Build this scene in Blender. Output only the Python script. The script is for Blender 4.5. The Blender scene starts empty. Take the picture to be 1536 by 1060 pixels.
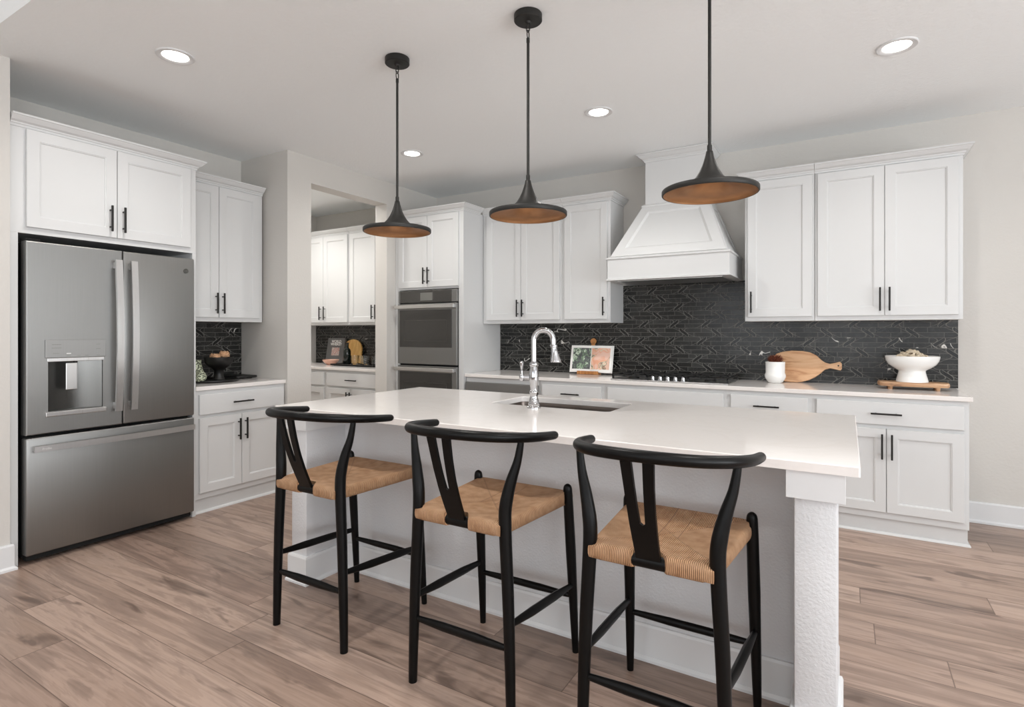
import bpy, bmesh, math, random
from mathutils import Vector, Matrix
random.seed(7)
C = bpy.context.scene.collection
PI = math.pi
# ------------------------------------------------------------------ camera
cam = bpy.data.cameras.new('camera'); co = bpy.data.objects.new('camera', cam); C.objects.link(co)
F_PX, YAW, H = 838.28, 0.5404, 1.2968
cam.sensor_width = 36.0; cam.lens = F_PX/1536*36.0
cam.shift_y = -31.9/1536.0
co.location = (0, 0, H); co.rotation_euler = (PI/2, 0, YAW)
cam.clip_start = 0.05
bpy.context.scene.camera = co
# ------------------------------------------------------------------ world, exposure
sc = bpy.context.scene
sc.view_settings.view_transform = 'Standard'; sc.view_settings.look = 'None'
sc.view_settings.exposure = 0.2; sc.view_settings.gamma = 1.0; sc.view_settings.use_curve_mapping = False
w = bpy.data.worlds.new('sky'); sc.world = w; w.use_nodes = True
w.node_tree.nodes['Background'].inputs[0].default_value = (0.86, 0.93, 1.0, 1)
w.node_tree.nodes['Background'].inputs[1].default_value = 1.3
sc.render.engine = 'CYCLES'
sc.cycles.use_denoising = True
sc.cycles.max_bounces = 10; sc.cycles.diffuse_bounces = 6; sc.cycles.glossy_bounces = 5
sc.cycles.transmission_bounces = 8; sc.cycles.sample_clamp_indirect = 6.0
sc.cycles.caustics_reflective = False; sc.cycles.caustics_refractive = False
# ------------------------------------------------------------------ fill lamps added at unseen windows, tilted up to brighten the ceiling
def area(name, loc, rot, sx, sy, power, col=(1, 1, 1)):
    l = bpy.data.lights.new(name, 'AREA'); l.shape = 'RECTANGLE'; l.size = sx; l.size_y = sy
    l.energy = power; l.color = col
    o = bpy.data.objects.new(name, l); C.objects.link(o); o.location = loc; o.rotation_euler = rot
    return o
FILL = 1.0
WINS_BACK = [(-3.0, -1.2), (-0.8, 1.0), (1.4, 3.2)]           # x ranges in wall behind the camera
WINS_RIGHT = [(-3.6, -1.8), (-1.3, 0.5), (1.0, 2.8)]          # y ranges in right wall
YR, XRW, XGL = -4.6, 4.4, -3.915
for a, b in WINS_BACK:
    area('window_daylight', ((a+b)/2, YR-0.12, 1.5), (-PI/2, 0, 0), b-a, 2.2, 20*FILL, (0.95, 0.975, 1.0)).rotation_euler = (PI/2+0.55, 0, 0)
for a, b in WINS_RIGHT:
    area('window_daylight', (XRW+0.12, (a+b)/2, 1.5), (PI/2+0.75, 0, PI/2), b-a, 2.2, 100*FILL, (0.95, 0.975, 1.0))

# ------------------------------------------------------------------ dimensions recovered from the photograph
YB = 4.908; ZC = 2.79; ZG = 3.10; YSTEP = 1.044
XL0 = -4.552; XP = -3.927; XPB = -4.082; YP = 2.975; XPAN = -5.9
ZU = 1.38; ZK = 0.909

# ------------------------------------------------------------------ materials
def nm(name):
    m = bpy.data.materials.new(name); m.use_nodes = True
    nt = m.node_tree; return m, nt, nt.nodes['Principled BSDF']
def srgb(r, g, b):
    f = lambda c: ((c/255.0)/12.92 if c/255.0 <= 0.04045 else ((c/255.0+0.055)/1.055)**2.4)
    return (f(r), f(g), f(b), 1)
def N(nt, t, **kw):
    n = nt.nodes.new(t)
    for k, v in kw.items():
        setattr(n, k, v)
    return n
def setin(n, **kw):
    for k, v in kw.items():
        n.inputs[k].default_value = v
def objco(nt):
    return N(nt, 'ShaderNodeTexCoord').outputs['Object']
def math_(nt, op, a, b=None, c=None):
    n = N(nt, 'ShaderNodeMath', operation=op)
    for i, x in enumerate((a, b, c)):
        if x is None: continue
        if isinstance(x, (int, float)): n.inputs[i].default_value = x
        else: nt.links.new(x, n.inputs[i])
    return n.outputs[0]
def noise(nt, vec, scale, detail=3, rough=0.5, dist=0.0):
    n = N(nt, 'ShaderNodeTexNoise'); n.inputs['Scale'].default_value = scale
    n.inputs['Detail'].default_value = detail; n.inputs['Roughness'].default_value = rough
    n.inputs['Distortion'].default_value = dist
    if vec is not None: nt.links.new(vec, n.inputs['Vector'])
    return n
def ramp(nt, fac, stops):
    r = N(nt, 'ShaderNodeValToRGB'); e = r.color_ramp.elements
    while len(e) < len(stops): e.new(0.5)
    for i, (p, c) in enumerate(stops):
        e[i].position = p; e[i].color = c
    nt.links.new(fac, r.inputs[0]); return r.outputs[0]
def mix(nt, fac, a, b, mode='MIX'):
    n = N(nt, 'ShaderNodeMix', data_type='RGBA', blend_type=mode)
    for sock, x in ((n.inputs['Factor'], fac), (n.inputs['A'], a), (n.inputs['B'], b)):
        if isinstance(x, (int, float)): sock.default_value = x
        elif isinstance(x, tuple): sock.default_value = x
        else: nt.links.new(x, sock)
    return n.outputs['Result']
def bump(nt, bs, h, strength, dist=0.01):
    b = N(nt, 'ShaderNodeBump'); b.inputs['Strength'].default_value = strength; b.inputs['Distance'].default_value = dist
    nt.links.new(h, b.inputs['Height']); nt.links.new(b.outputs[0], bs.inputs['Normal'])
def vmul(nt, vec, s):
    n = N(nt, 'ShaderNodeVectorMath', operation='MULTIPLY'); nt.links.new(vec, n.inputs[0]); n.inputs[1].default_value = s
    return n.outputs[0]

def plain(name, col, rough=0.5, metal=0.0, var=0.0, vs=12, bmp=0.0, bs_=200, spec=None, coat=0.0):
    m, nt, b = nm(name)
    b.inputs['Roughness'].default_value = rough; b.inputs['Metallic'].default_value = metal
    if spec is not None: b.inputs['Specular IOR Level'].default_value = spec
    if coat: b.inputs['Coat Weight'].default_value = coat
    co_ = objco(nt)
    if var > 0:
        n = noise(nt, co_, vs)
        lo = tuple(c*(1-var) for c in col[:3])+(1,); hi = tuple(min(1, c*(1+var)) for c in col[:3])+(1,)
        nt.links.new(ramp(nt, n.outputs[0], [(0.3, lo), (0.7, hi)]), b.inputs['Base Color'])
    else:
        b.inputs['Base Color'].default_value = col
    if bmp > 0:
        n2 = noise(nt, co_, bs_, 4)
        bump(nt, b, n2.outputs[0], bmp, 0.004)
    return m

M = {}
M['wall'] = plain('greige_wall_paint', srgb(203, 200, 195), 0.6, var=0.01, vs=2, bmp=0.25, bs_=70)
M['ceiling'] = plain('textured_ceiling_paint', srgb(243, 246, 247), 0.75, bmp=0.55, bs_=55)
M['island_wall'] = plain('orange_peel_island_paint', srgb(210, 211, 213), 0.55, bmp=0.6, bs_=110)
M['cab'] = plain('white_cabinet_paint', srgb(209, 210, 210), 0.38, var=0.006, vs=3)
M['trim'] = plain('white_trim_paint', srgb(216, 217, 218), 0.4, var=0.006, vs=3)
M['black'] = plain('matte_black_metal', srgb(26, 24, 22), 0.42, metal=0.3, var=0.1, vs=30)
M['void'] = plain('dark_gap', srgb(12, 12, 12), 0.9, var=0.1)
M['stool'] = plain('black_lacquered_wood', srgb(5, 5, 5), 0.36, var=0.15, vs=25, bmp=0.03, bs_=300, spec=0.2)
M['pendant_out'] = plain('charcoal_pendant_metal', srgb(38, 37, 35), 0.5, metal=0.4, var=0.12, vs=40, bmp=0.08, bs_=300)
M['pendant_in'] = plain('copper_leaf', srgb(156, 112, 74), 0.40, metal=0.55, var=0.12, vs=20)
M['chrome'] = plain('polished_chrome', (0.52, 0.52, 0.53, 1), 0.05, metal=1.0, var=0.01)
M['glassblack'] = plain('black_oven_glass', srgb(52, 51, 49), 0.08, var=0.05, vs=3, coat=0.4)
M['ceramic'] = plain('white_ceramic', srgb(238, 238, 236), 0.16, var=0.01, vs=5, coat=0.3)
M['blackcer'] = plain('black_stoneware', srgb(22, 21, 20), 0.45, var=0.2, vs=25)
M['paper'] = plain('white_paper', srgb(244, 243, 240), 0.7, var=0.01, vs=20)
M['castiron'] = plain('cast_iron', srgb(40, 40, 40), 0.55, metal=0.3, var=0.2, vs=60)
M['cone'] = plain('pine_cone_brown', srgb(112, 58, 38), 0.7, var=0.45, vs=60)
M['woodcurl'] = plain('tan_wood_curls', srgb(196, 156, 122), 0.75, var=0.3, vs=50)
M['beige'] = plain('beige_dried_petals', srgb(196, 182, 160), 0.8, var=0.3, vs=50)
M['pinkcer'] = plain('pink_glazed_bowl', srgb(205, 160, 140), 0.3, var=0.08, vs=15)
M['bottle'] = plain('dark_green_glass', srgb(14, 22, 18), 0.12, var=0.1)
M['lampglow'] = None
def emis(name, col, st):
    m, nt, b = nm(name); b.inputs['Base Color'].default_value = (1, 1, 1, 1)
    n = noise(nt, objco(nt), 3)
    b.inputs['Emission Color'].default_value = col; b.inputs['Emission Strength'].default_value = st
    return m
M['lampglow'] = emis('downlight_lens', (1, 0.93, 0.86, 1), 9)
M['emblem'] = plain('dark_emblem', srgb(84, 84, 80), 0.35, metal=0.6, var=0.05)
M['graytext'] = plain('grey_print', srgb(110, 110, 106), 0.5, var=0.02)
M['whitetext'] = plain('white_print', srgb(240, 240, 238), 0.5, var=0.01)
M['bookgrey'] = plain('grey_book_cover', srgb(98, 98, 98), 0.35, var=0.08, vs=10)

def glass_mat():
    m, nt, b = nm('clear_drinking_glass')
    b.inputs['Base Color'].default_value = (0.97, 0.98, 0.98, 1); b.inputs['Roughness'].default_value = 0.02
    b.inputs['Transmission Weight'].default_value = 1.0; b.inputs['IOR'].default_value = 1.45
    n = noise(nt, objco(nt), 60); bump(nt, b, n.outputs[0], 0.05, 0.002)
    return m
M['glass'] = glass_mat()

def steel(name, col, rough, axis='z', streak=0.03):
    m, nt, b = nm(name); b.inputs['Metallic'].default_value = 1.0
    co_ = objco(nt)
    s = {'z': (300, 300, 3), 'x': (3, 300, 300), 'y': (300, 3, 300)}[axis]
    n = noise(nt, vmul(nt, co_, s), 1.0, 3)
    lo = tuple(c*(1-streak) for c in col[:3])+(1,); hi = tuple(min(1, c*(1+streak)) for c in col[:3])+(1,)
    nt.links.new(ramp(nt, n.outputs[0], [(0.3, lo), (0.7, hi)]), b.inputs['Base Color'])
    nt.links.new(math_(nt, 'MULTIPLY_ADD', n.outputs[0], 0.1, rough-0.05), b.inputs['Roughness'])
    b.inputs['Anisotropic'].default_value = 0.5
    return m
M['steel'] = steel('brushed_stainless', (0.265, 0.263, 0.255, 1), 0.42)
M['steelh'] = steel('brushed_handle_steel', (0.60, 0.595, 0.59, 1), 0.3)
M['steelp'] = steel('dispenser_panel_grey', (0.30, 0.298, 0.29, 1), 0.5)
M['steeld'] = steel('dark_recess_steel', (0.13, 0.13, 0.125, 1), 0.3)
M['steels'] = steel('sink_steel', (0.16, 0.135, 0.12, 1), 0.3, 'x')

def quartz(name, col, rough):
    m, nt, b = nm(name); co_ = objco(nt)
    n = noise(nt, co_, 90, 6, 0.6); n2 = noise(nt, co_, 2.2, 5, 0.55, 0.6)
    c1 = tuple(c*0.985 for c in col[:3])+(1,)
    base = ramp(nt, n.outputs[0], [(0.35, c1), (0.6, col)])
    vein = ramp(nt, n2.outputs[0], [(0.47, (1, 1, 1, 1)), (0.5, (0.98, 0.975, 0.97, 1)), (0.53, (1, 1, 1, 1))])
    nt.links.new(mix(nt, 1.0, base, vein, 'MULTIPLY'), b.inputs['Base Color'])
    b.inputs['Roughness'].default_value = rough
    b.inputs['Specular IOR Level'].default_value = 0.55
    return m
M['quartz'] = quartz('light_quartz', srgb(230, 226, 223), 0.1)

def wood(name, c_lo, c_mid, c_hi, axis='x', scale=1.0, rough=0.45):
    m, nt, b = nm(name); co_ = objco(nt)
    s = {'x': (3, 22, 22), 'y': (22, 3, 22), 'z': (22, 22, 3)}[axis]
    s = tuple(v*scale for v in s)
    n = noise(nt, vmul(nt, co_, s), 1.0, 6, 0.6, 1.2)
    nt.links.new(ramp(nt, n.outputs[0], [(0.28, c_lo), (0.5, c_mid), (0.72, c_hi)]), b.inputs['Base Color'])
    b.inputs['Roughness'].default_value = rough
    bump(nt, b, n.outputs[0], 0.05, 0.002)
    return m
M['boardwood'] = wood('honey_olive_wood', srgb(172, 118, 78), srgb(214, 170, 130), srgb(228, 190, 152), 'x', 1.0)
M['riserwood'] = wood('live_edge_wood', srgb(110, 76, 54), srgb(182, 142, 108), srgb(214, 180, 146), 'x', 1.2)
M['standwood'] = wood('acacia_stand_wood', srgb(130, 80, 40), srgb(178, 120, 66), srgb(204, 148, 90), 'z', 1.2)
M['ovalwood'] = wood('pale_yellow_wood', srgb(196, 140, 70), srgb(226, 178, 100), srgb(240, 200, 128), 'z', 0.8)

def floor_mat():
    m, nt, b = nm('oak_plank_floor'); co_ = objco(nt)
    sep = N(nt, 'ShaderNodeSeparateXYZ'); nt.links.new(co_, sep.inputs[0])
    X, Y = sep.outputs[0], sep.outputs[1]
    W_, L_ = 0.19, 1.75
    yr = math_(nt, 'DIVIDE', math_(nt, 'ADD', Y, 20.03), W_)
    row = math_(nt, 'FLOOR', yr); yf = math_(nt, 'FRACT', yr)
    wn = N(nt, 'ShaderNodeTexWhiteNoise', noise_dimensions='1D'); nt.links.new(row, wn.inputs['W'])
    xr = math_(nt, 'ADD', math_(nt, 'DIVIDE', math_(nt, 'ADD', X, 20.0), L_), math_(nt, 'MULTIPLY', wn.outputs['Value'], 7.0))
    col = math_(nt, 'FLOOR', xr); xf = math_(nt, 'FRACT', xr)
    cmb = N(nt, 'ShaderNodeCombineXYZ'); nt.links.new(row, cmb.inputs[0]); nt.links.new(col, cmb.inputs[1])
    wn2 = N(nt, 'ShaderNodeTexWhiteNoise', noise_dimensions='3D'); nt.links.new(cmb.outputs[0], wn2.inputs['Vector'])
    rnd = wn2.outputs['Value']
    off = N(nt, 'ShaderNodeVectorMath', operation='MULTIPLY_ADD')
    nt.links.new(wn2.outputs['Color'], off.inputs[0]); off.inputs[1].default_value = (40, 40, 40)
    nt.links.new(vmul(nt, co_, (1.0, 1.0, 1.0)), off.inputs[2])
    gv = vmul(nt, off.outputs[0], (1.0, 9.0, 1.0))
    big = noise(nt, gv, 1.1, 5, 0.6, 1.4)
    fine = noise(nt, vmul(nt, off.outputs[0], (2.5, 70.0, 1.0)), 1.0, 4, 0.65, 0.3)
    ringv = math_(nt, 'MULTIPLY', big.outputs[0], 26.0)
    rings = math_(nt, 'SINE', ringv)
    base = ramp(nt, rnd, [(0.0, srgb(136, 117, 106)), (0.25, srgb(160, 137, 123)), (0.5, srgb(176, 153, 139)), (0.75, srgb(154, 131, 118)), (1.0, srgb(184, 161, 147))])
    g1 = ramp(nt, big.outputs[0], [(0.26, (0.52, 0.50, 0.50, 1)), (0.38, (0.80, 0.79, 0.79, 1)), (0.5, (1, 1, 1, 1)), (0.7, (1.1, 1.09, 1.07, 1))])
    c = mix(nt, 1.0, base, g1, 'MULTIPLY')
    g2 = ramp(nt, fine.outputs[0], [(0.3, (0.80, 0.79, 0.78, 1)), (0.55, (1.03, 1.03, 1.03, 1))])
    c = mix(nt, 1.0, c, g2, 'MULTIPLY')
    g3 = ramp(nt, rings, [(0.0, (0.88, 0.87, 0.86, 1)), (0.6, (1.02, 1.02, 1.02, 1))])
    c = mix(nt, 0.9, c, g3, 'MULTIPLY')
    # knots and mineral streaks
    kv = vmul(nt, off.outputs[0], (1.3, 5.5, 1.0))
    kn = noise(nt, kv, 1.7, 3, 0.5, 0.8)
    kmask = ramp(nt, kn.outputs[0], [(0.60, (0, 0, 0, 1)), (0.70, (1, 1, 1, 1))])
    c = mix(nt, math_(nt, 'MULTIPLY', kmask, 0.7), c, srgb(82, 65, 56))
    # seams
    ey = math_(nt, 'MINIMUM', yf, math_(nt, 'SUBTRACT', 1.0, yf))
    sy = math_(nt, 'LESS_THAN', ey, 0.009)
    ex = math_(nt, 'MINIMUM', xf, math_(nt, 'SUBTRACT', 1.0, xf))
    sx = math_(nt, 'LESS_THAN', ex, 0.0012)
    seam = math_(nt, 'MAXIMUM', sy, sx)
    c = mix(nt, math_(nt, 'MULTIPLY', seam, 0.7), c, srgb(84, 66, 56))
    nt.links.new(c, b.inputs['Base Color'])
    nt.links.new(math_(nt, 'MULTIPLY_ADD', fine.outputs[0], 0.12, 0.30), b.inputs['Roughness'])
    hgt = math_(nt, 'SUBTRACT', math_(nt, 'MULTIPLY', fine.outputs[0], 0.3), seam)
    bump(nt, b, hgt, 0.25, 0.002)
    return m
M['floor'] = floor_mat()

def tile_mat():
    m, nt, b = nm('black_marble_mosaic'); co_ = objco(nt)
    sep = N(nt, 'ShaderNodeSeparateXYZ'); nt.links.new(co_, sep.inputs[0])
    U = math_(nt, 'ADD', sep.outputs[0], sep.outputs[1]); V = math_(nt, 'ADD', sep.outputs[2], 0.0)
    RH = 0.037; BAND = RH*2; P_ = 0.268
    vr = math_(nt, 'DIVIDE', V, RH); row = math_(nt, 'FLOOR', vr); vf = math_(nt, 'FRACT', vr)
    br = math_(nt, 'DIVIDE', V, BAND); bnd = math_(nt, 'FLOOR', br); bf = math_(nt, 'FRACT', br)
    wn = N(nt, 'ShaderNodeTexWhiteNoise', noise_dimensions='1D'); nt.links.new(row, wn.inputs['W'])
    ur = math_(nt, 'ADD', math_(nt, 'DIVIDE', math_(nt, 'ADD', U, 30.0), 0.155), math_(nt, 'MULTIPLY', wn.outputs['Value'], 5.0))
    ucol = math_(nt, 'FLOOR', ur); uf = math_(nt, 'FRACT', ur)
    # ogee curves, direction alternating from band to band
    par = math_(nt, 'MODULO', bnd, 2.0)
    sgn = math_(nt, 'MULTIPLY_ADD', par, -2.0, 1.0)
    s = N(nt, 'ShaderNodeMapRange', interpolation_type='SMOOTHSTEP'); nt.links.new(bf, s.inputs[0])
    S = s.outputs[0]
    offk = math_(nt, 'ADD', math_(nt, 'MULTIPLY', bnd, 0.018), math_(nt, 'MULTIPLY', par, 0.10))
    a1 = math_(nt, 'SUBTRACT', math_(nt, 'SUBTRACT', math_(nt, 'ADD', U, 40.0), offk), math_(nt, 'MULTIPLY', math_(nt, 'MULTIPLY', math_(nt, 'SUBTRACT', S, 0.5), 0.062), sgn))
    q = math_(nt, 'FRACT', math_(nt, 'DIVIDE', a1, P_))
    wd = math_(nt, 'MULTIPLY', math_(nt, 'POWER', math_(nt, 'SINE', math_(nt, 'MULTIPLY', bf, PI)), 0.65), 0.072)     # half width of the leaf, in units of P_
    dd = math_(nt, 'ABSOLUTE', math_(nt, 'SUBTRACT', q, 0.5))
    inleaf = math_(nt, 'LESS_THAN', dd, wd)
    edge = math_(nt, 'LESS_THAN', math_(nt, 'ABSOLUTE', math_(nt, 'SUBTRACT', dd, math_(nt, 'ADD', wd, 0.004))), 0.008)
    edge2 = math_(nt, 'LESS_THAN', math_(nt, 'ABSOLUTE', math_(nt, 'SUBTRACT', dd, math_(nt, 'MULTIPLY_ADD', math_(nt, 'POWER', math_(nt, 'ABSOLUTE', math_(nt, 'MULTIPLY_ADD', bf, 2.0, -1.0)), 3.0), 0.15, 0.085))), 0.011)
    ev = math_(nt, 'LESS_THAN', math_(nt, 'MINIMUM', vf, math_(nt, 'SUBTRACT', 1.0, vf)), 0.036)
    eu = math_(nt, 'LESS_THAN', math_(nt, 'MINIMUM', uf, math_(nt, 'SUBTRACT', 1.0, uf)), 0.0085)
    grid = math_(nt, 'MULTIPLY', math_(nt, 'MAXIMUM', ev, eu), math_(nt, 'SUBTRACT', 1.0, inleaf))
    grout = math_(nt, 'MINIMUM', math_(nt, 'ADD', math_(nt, 'ADD', math_(nt, 'MULTIPLY', grid, 0.8), edge), math_(nt, 'MULTIPLY', edge2, 0.8)), 1.0)
    cmb = N(nt, 'ShaderNodeCombineXYZ'); nt.links.new(row, cmb.inputs[0]); nt.links.new(ucol, cmb.inputs[1])
    w2 = N(nt, 'ShaderNodeTexWhiteNoise', noise_dimensions='3D'); nt.links.new(cmb.outputs[0], w2.inputs['Vector'])
    base = ramp(nt, w2.outputs['Value'], [(0.0, srgb(20, 20, 19)), (0.3, srgb(40, 40, 38)), (0.6, srgb(30, 30, 29)), (0.85, srgb(54, 54, 52)), (1.0, srgb(26, 26, 25))])
    base = mix(nt, inleaf, base, srgb(20, 20, 19))
    off = N(nt, 'ShaderNodeVectorMath', operation='MULTIPLY_ADD'); nt.links.new(w2.outputs['Color'], off.inputs[0])
    off.inputs[1].default_value = (9, 9, 9); nt.links.new(co_, off.inputs[2])
    vn = noise(nt, off.outputs[0], 7, 4, 0.6, 1.5)
    faint = ramp(nt, vn.outputs[0], [(0.485, (0, 0, 0, 1)), (0.5, (1, 1, 1, 1)), (0.515, (0, 0, 0, 1))])
    base = mix(nt, math_(nt, 'MULTIPLY', faint, 0.12), base, srgb(150, 150, 146))
    # a few bright white vein pieces
    few = math_(nt, 'GREATER_THAN', w2.outputs['Value'], 0.955)
    vn2 = noise(nt, off.outputs[0], 9, 1, 0.5, 0.4)
    br2 = ramp(nt, vn2.outputs[0], [(0.49, (0, 0, 0, 1)), (0.5, (1, 1, 1, 1)), (0.51, (1, 1, 1, 1)), (0.52, (0, 0, 0, 1))])
    base = mix(nt, math_(nt, 'MULTIPLY', br2, few), base, srgb(225, 222, 216))
    c = mix(nt, grout, base, srgb(120, 118, 113))
    nt.links.new(c, b.inputs['Base Color'])
    b.inputs['Specular IOR Level'].default_value = 0.32
    nt.links.new(math_(nt, 'MULTIPLY_ADD', grout, 0.5, 0.2), b.inputs['Roughness'])
    bump(nt, b, math_(nt, 'SUBTRACT', 1.0, grout), 0.3, 0.001)
    return m
M['tile'] = tile_mat()

def rush_mat():
    m, nt, b = nm('woven_paper_cord'); co_ = objco(nt)
    sep = N(nt, 'ShaderNodeSeparateXYZ'); nt.links.new(co_, sep.inputs[0])
    X, Y = sep.outputs[0], math_(nt, 'ADD', sep.outputs[1], 0.02)
    ax = math_(nt, 'DIVIDE', math_(nt, 'ABSOLUTE', X), 0.205); ay = math_(nt, 'DIVIDE', math_(nt, 'ABSOLUTE', Y), 0.235)
    side = math_(nt, 'GREATER_THAN', ax, ay)
    PC = 0.0054
    fx = math_(nt, 'SINE', math_(nt, 'MULTIPLY', X, 2*PI/PC)); fy = math_(nt, 'SINE', math_(nt, 'MULTIPLY', Y, 2*PI/PC))
    st = N(nt, 'ShaderNodeMix', data_type='FLOAT'); nt.links.new(side, st.inputs[0]); nt.links.new(fx, st.inputs[2]); nt.links.new(fy, st.inputs[3])
    st = st.outputs[0]
    n = noise(nt, co_, 26, 4)
    base = ramp(nt, n.outputs[0], [(0.3, srgb(202, 154, 112)), (0.5, srgb(218, 172, 130)), (0.7, srgb(230, 186, 146))])
    dk = ramp(nt, math_(nt, 'MULTIPLY_ADD', st, 0.5, 0.5), [(0.0, (0.42, 0.36, 0.33, 1)), (0.4, (0.90, 0.89, 0.88, 1)), (1.0, (1.05, 1.05, 1.05, 1))])
    c = mix(nt, 1.0, base, dk, 'MULTIPLY')
    diag = math_(nt, 'LESS_THAN', math_(nt, 'ABSOLUTE', math_(nt, 'SUBTRACT', ax, ay)), 0.018)
    split = math_(nt, 'LESS_THAN', math_(nt, 'ABSOLUTE', math_(nt, 'SUBTRACT', math_(nt, 'ABSOLUTE', X), 0.032)), 0.0012)
    split = math_(nt, 'MULTIPLY', split, math_(nt, 'GREATER_THAN', Y, -0.04))
    c = mix(nt, math_(nt, 'MULTIPLY', math_(nt, 'MAXIMUM', math_(nt, 'MULTIPLY', diag, 0.35), split), 0.6), c, srgb(96, 62, 40))
    nt.links.new(c, b.inputs['Base Color']); b.inputs['Roughness'].default_value = 0.62
    bump(nt, b, st, 1.0, 0.0025)
    return m
M['rush'] = rush_mat()

def picture_mat(kind):
    m, nt, b = nm('printed_photo_'+kind); co_ = objco(nt)
    n = noise(nt, co_, 22, 4, 0.6, 1.0)
    if kind == 'left':
        c = ramp(nt, n.outputs[0], [(0.38, srgb(70, 72, 72)), (0.5, srgb(98, 102, 102)), (0.56, srgb(104, 134, 100)), (0.64, srgb(214, 224, 210))])
    elif kind == 'right':
        sep = N(nt, 'ShaderNodeSeparateXYZ'); nt.links.new(co_, sep.inputs[0])
        n = noise(nt, co_, 9, 3, 0.5, 1.5)
        c = ramp(nt, n.outputs[0], [(0.36, srgb(236, 196, 178)), (0.45, srgb(232, 168, 136)), (0.52, srgb(224, 214, 190)), (0.56, srgb(120, 98, 76)), (0.6, srgb(228, 190, 168))])
    else:
        c = ramp(nt, n.outputs[0], [(0.4, srgb(200, 200, 196)), (0.52, srgb(190, 130, 118)), (0.6, srgb(230, 224, 220))])
    nt.links.new(c, b.inputs['Base Color']); b.inputs['Roughness'].default_value = 0.4
    return m
M['picL'] = picture_mat('left'); M['picR'] = picture_mat('right'); M['picC'] = picture_mat('cover')
def pattern_mat():
    m, nt, b = nm('zigzag_glaze'); co_ = objco(nt)
    wv = N(nt, 'ShaderNodeTexWave'); wv.inputs['Scale'].default_value = 28; wv.inputs['Distortion'].default_value = 9
    wv.inputs['Detail Scale'].default_value = 2.0
    nt.links.new(co_, wv.inputs['Vector'])
    nt.links.new(ramp(nt, wv.outputs[0], [(0.4, srgb(70, 74, 60)), (0.6, srgb(196, 202, 176))]), b.inputs['Base Color'])
    b.inputs['Roughness'].default_value = 0.5
    return m
M['zigzag'] = pattern_mat()

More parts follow.
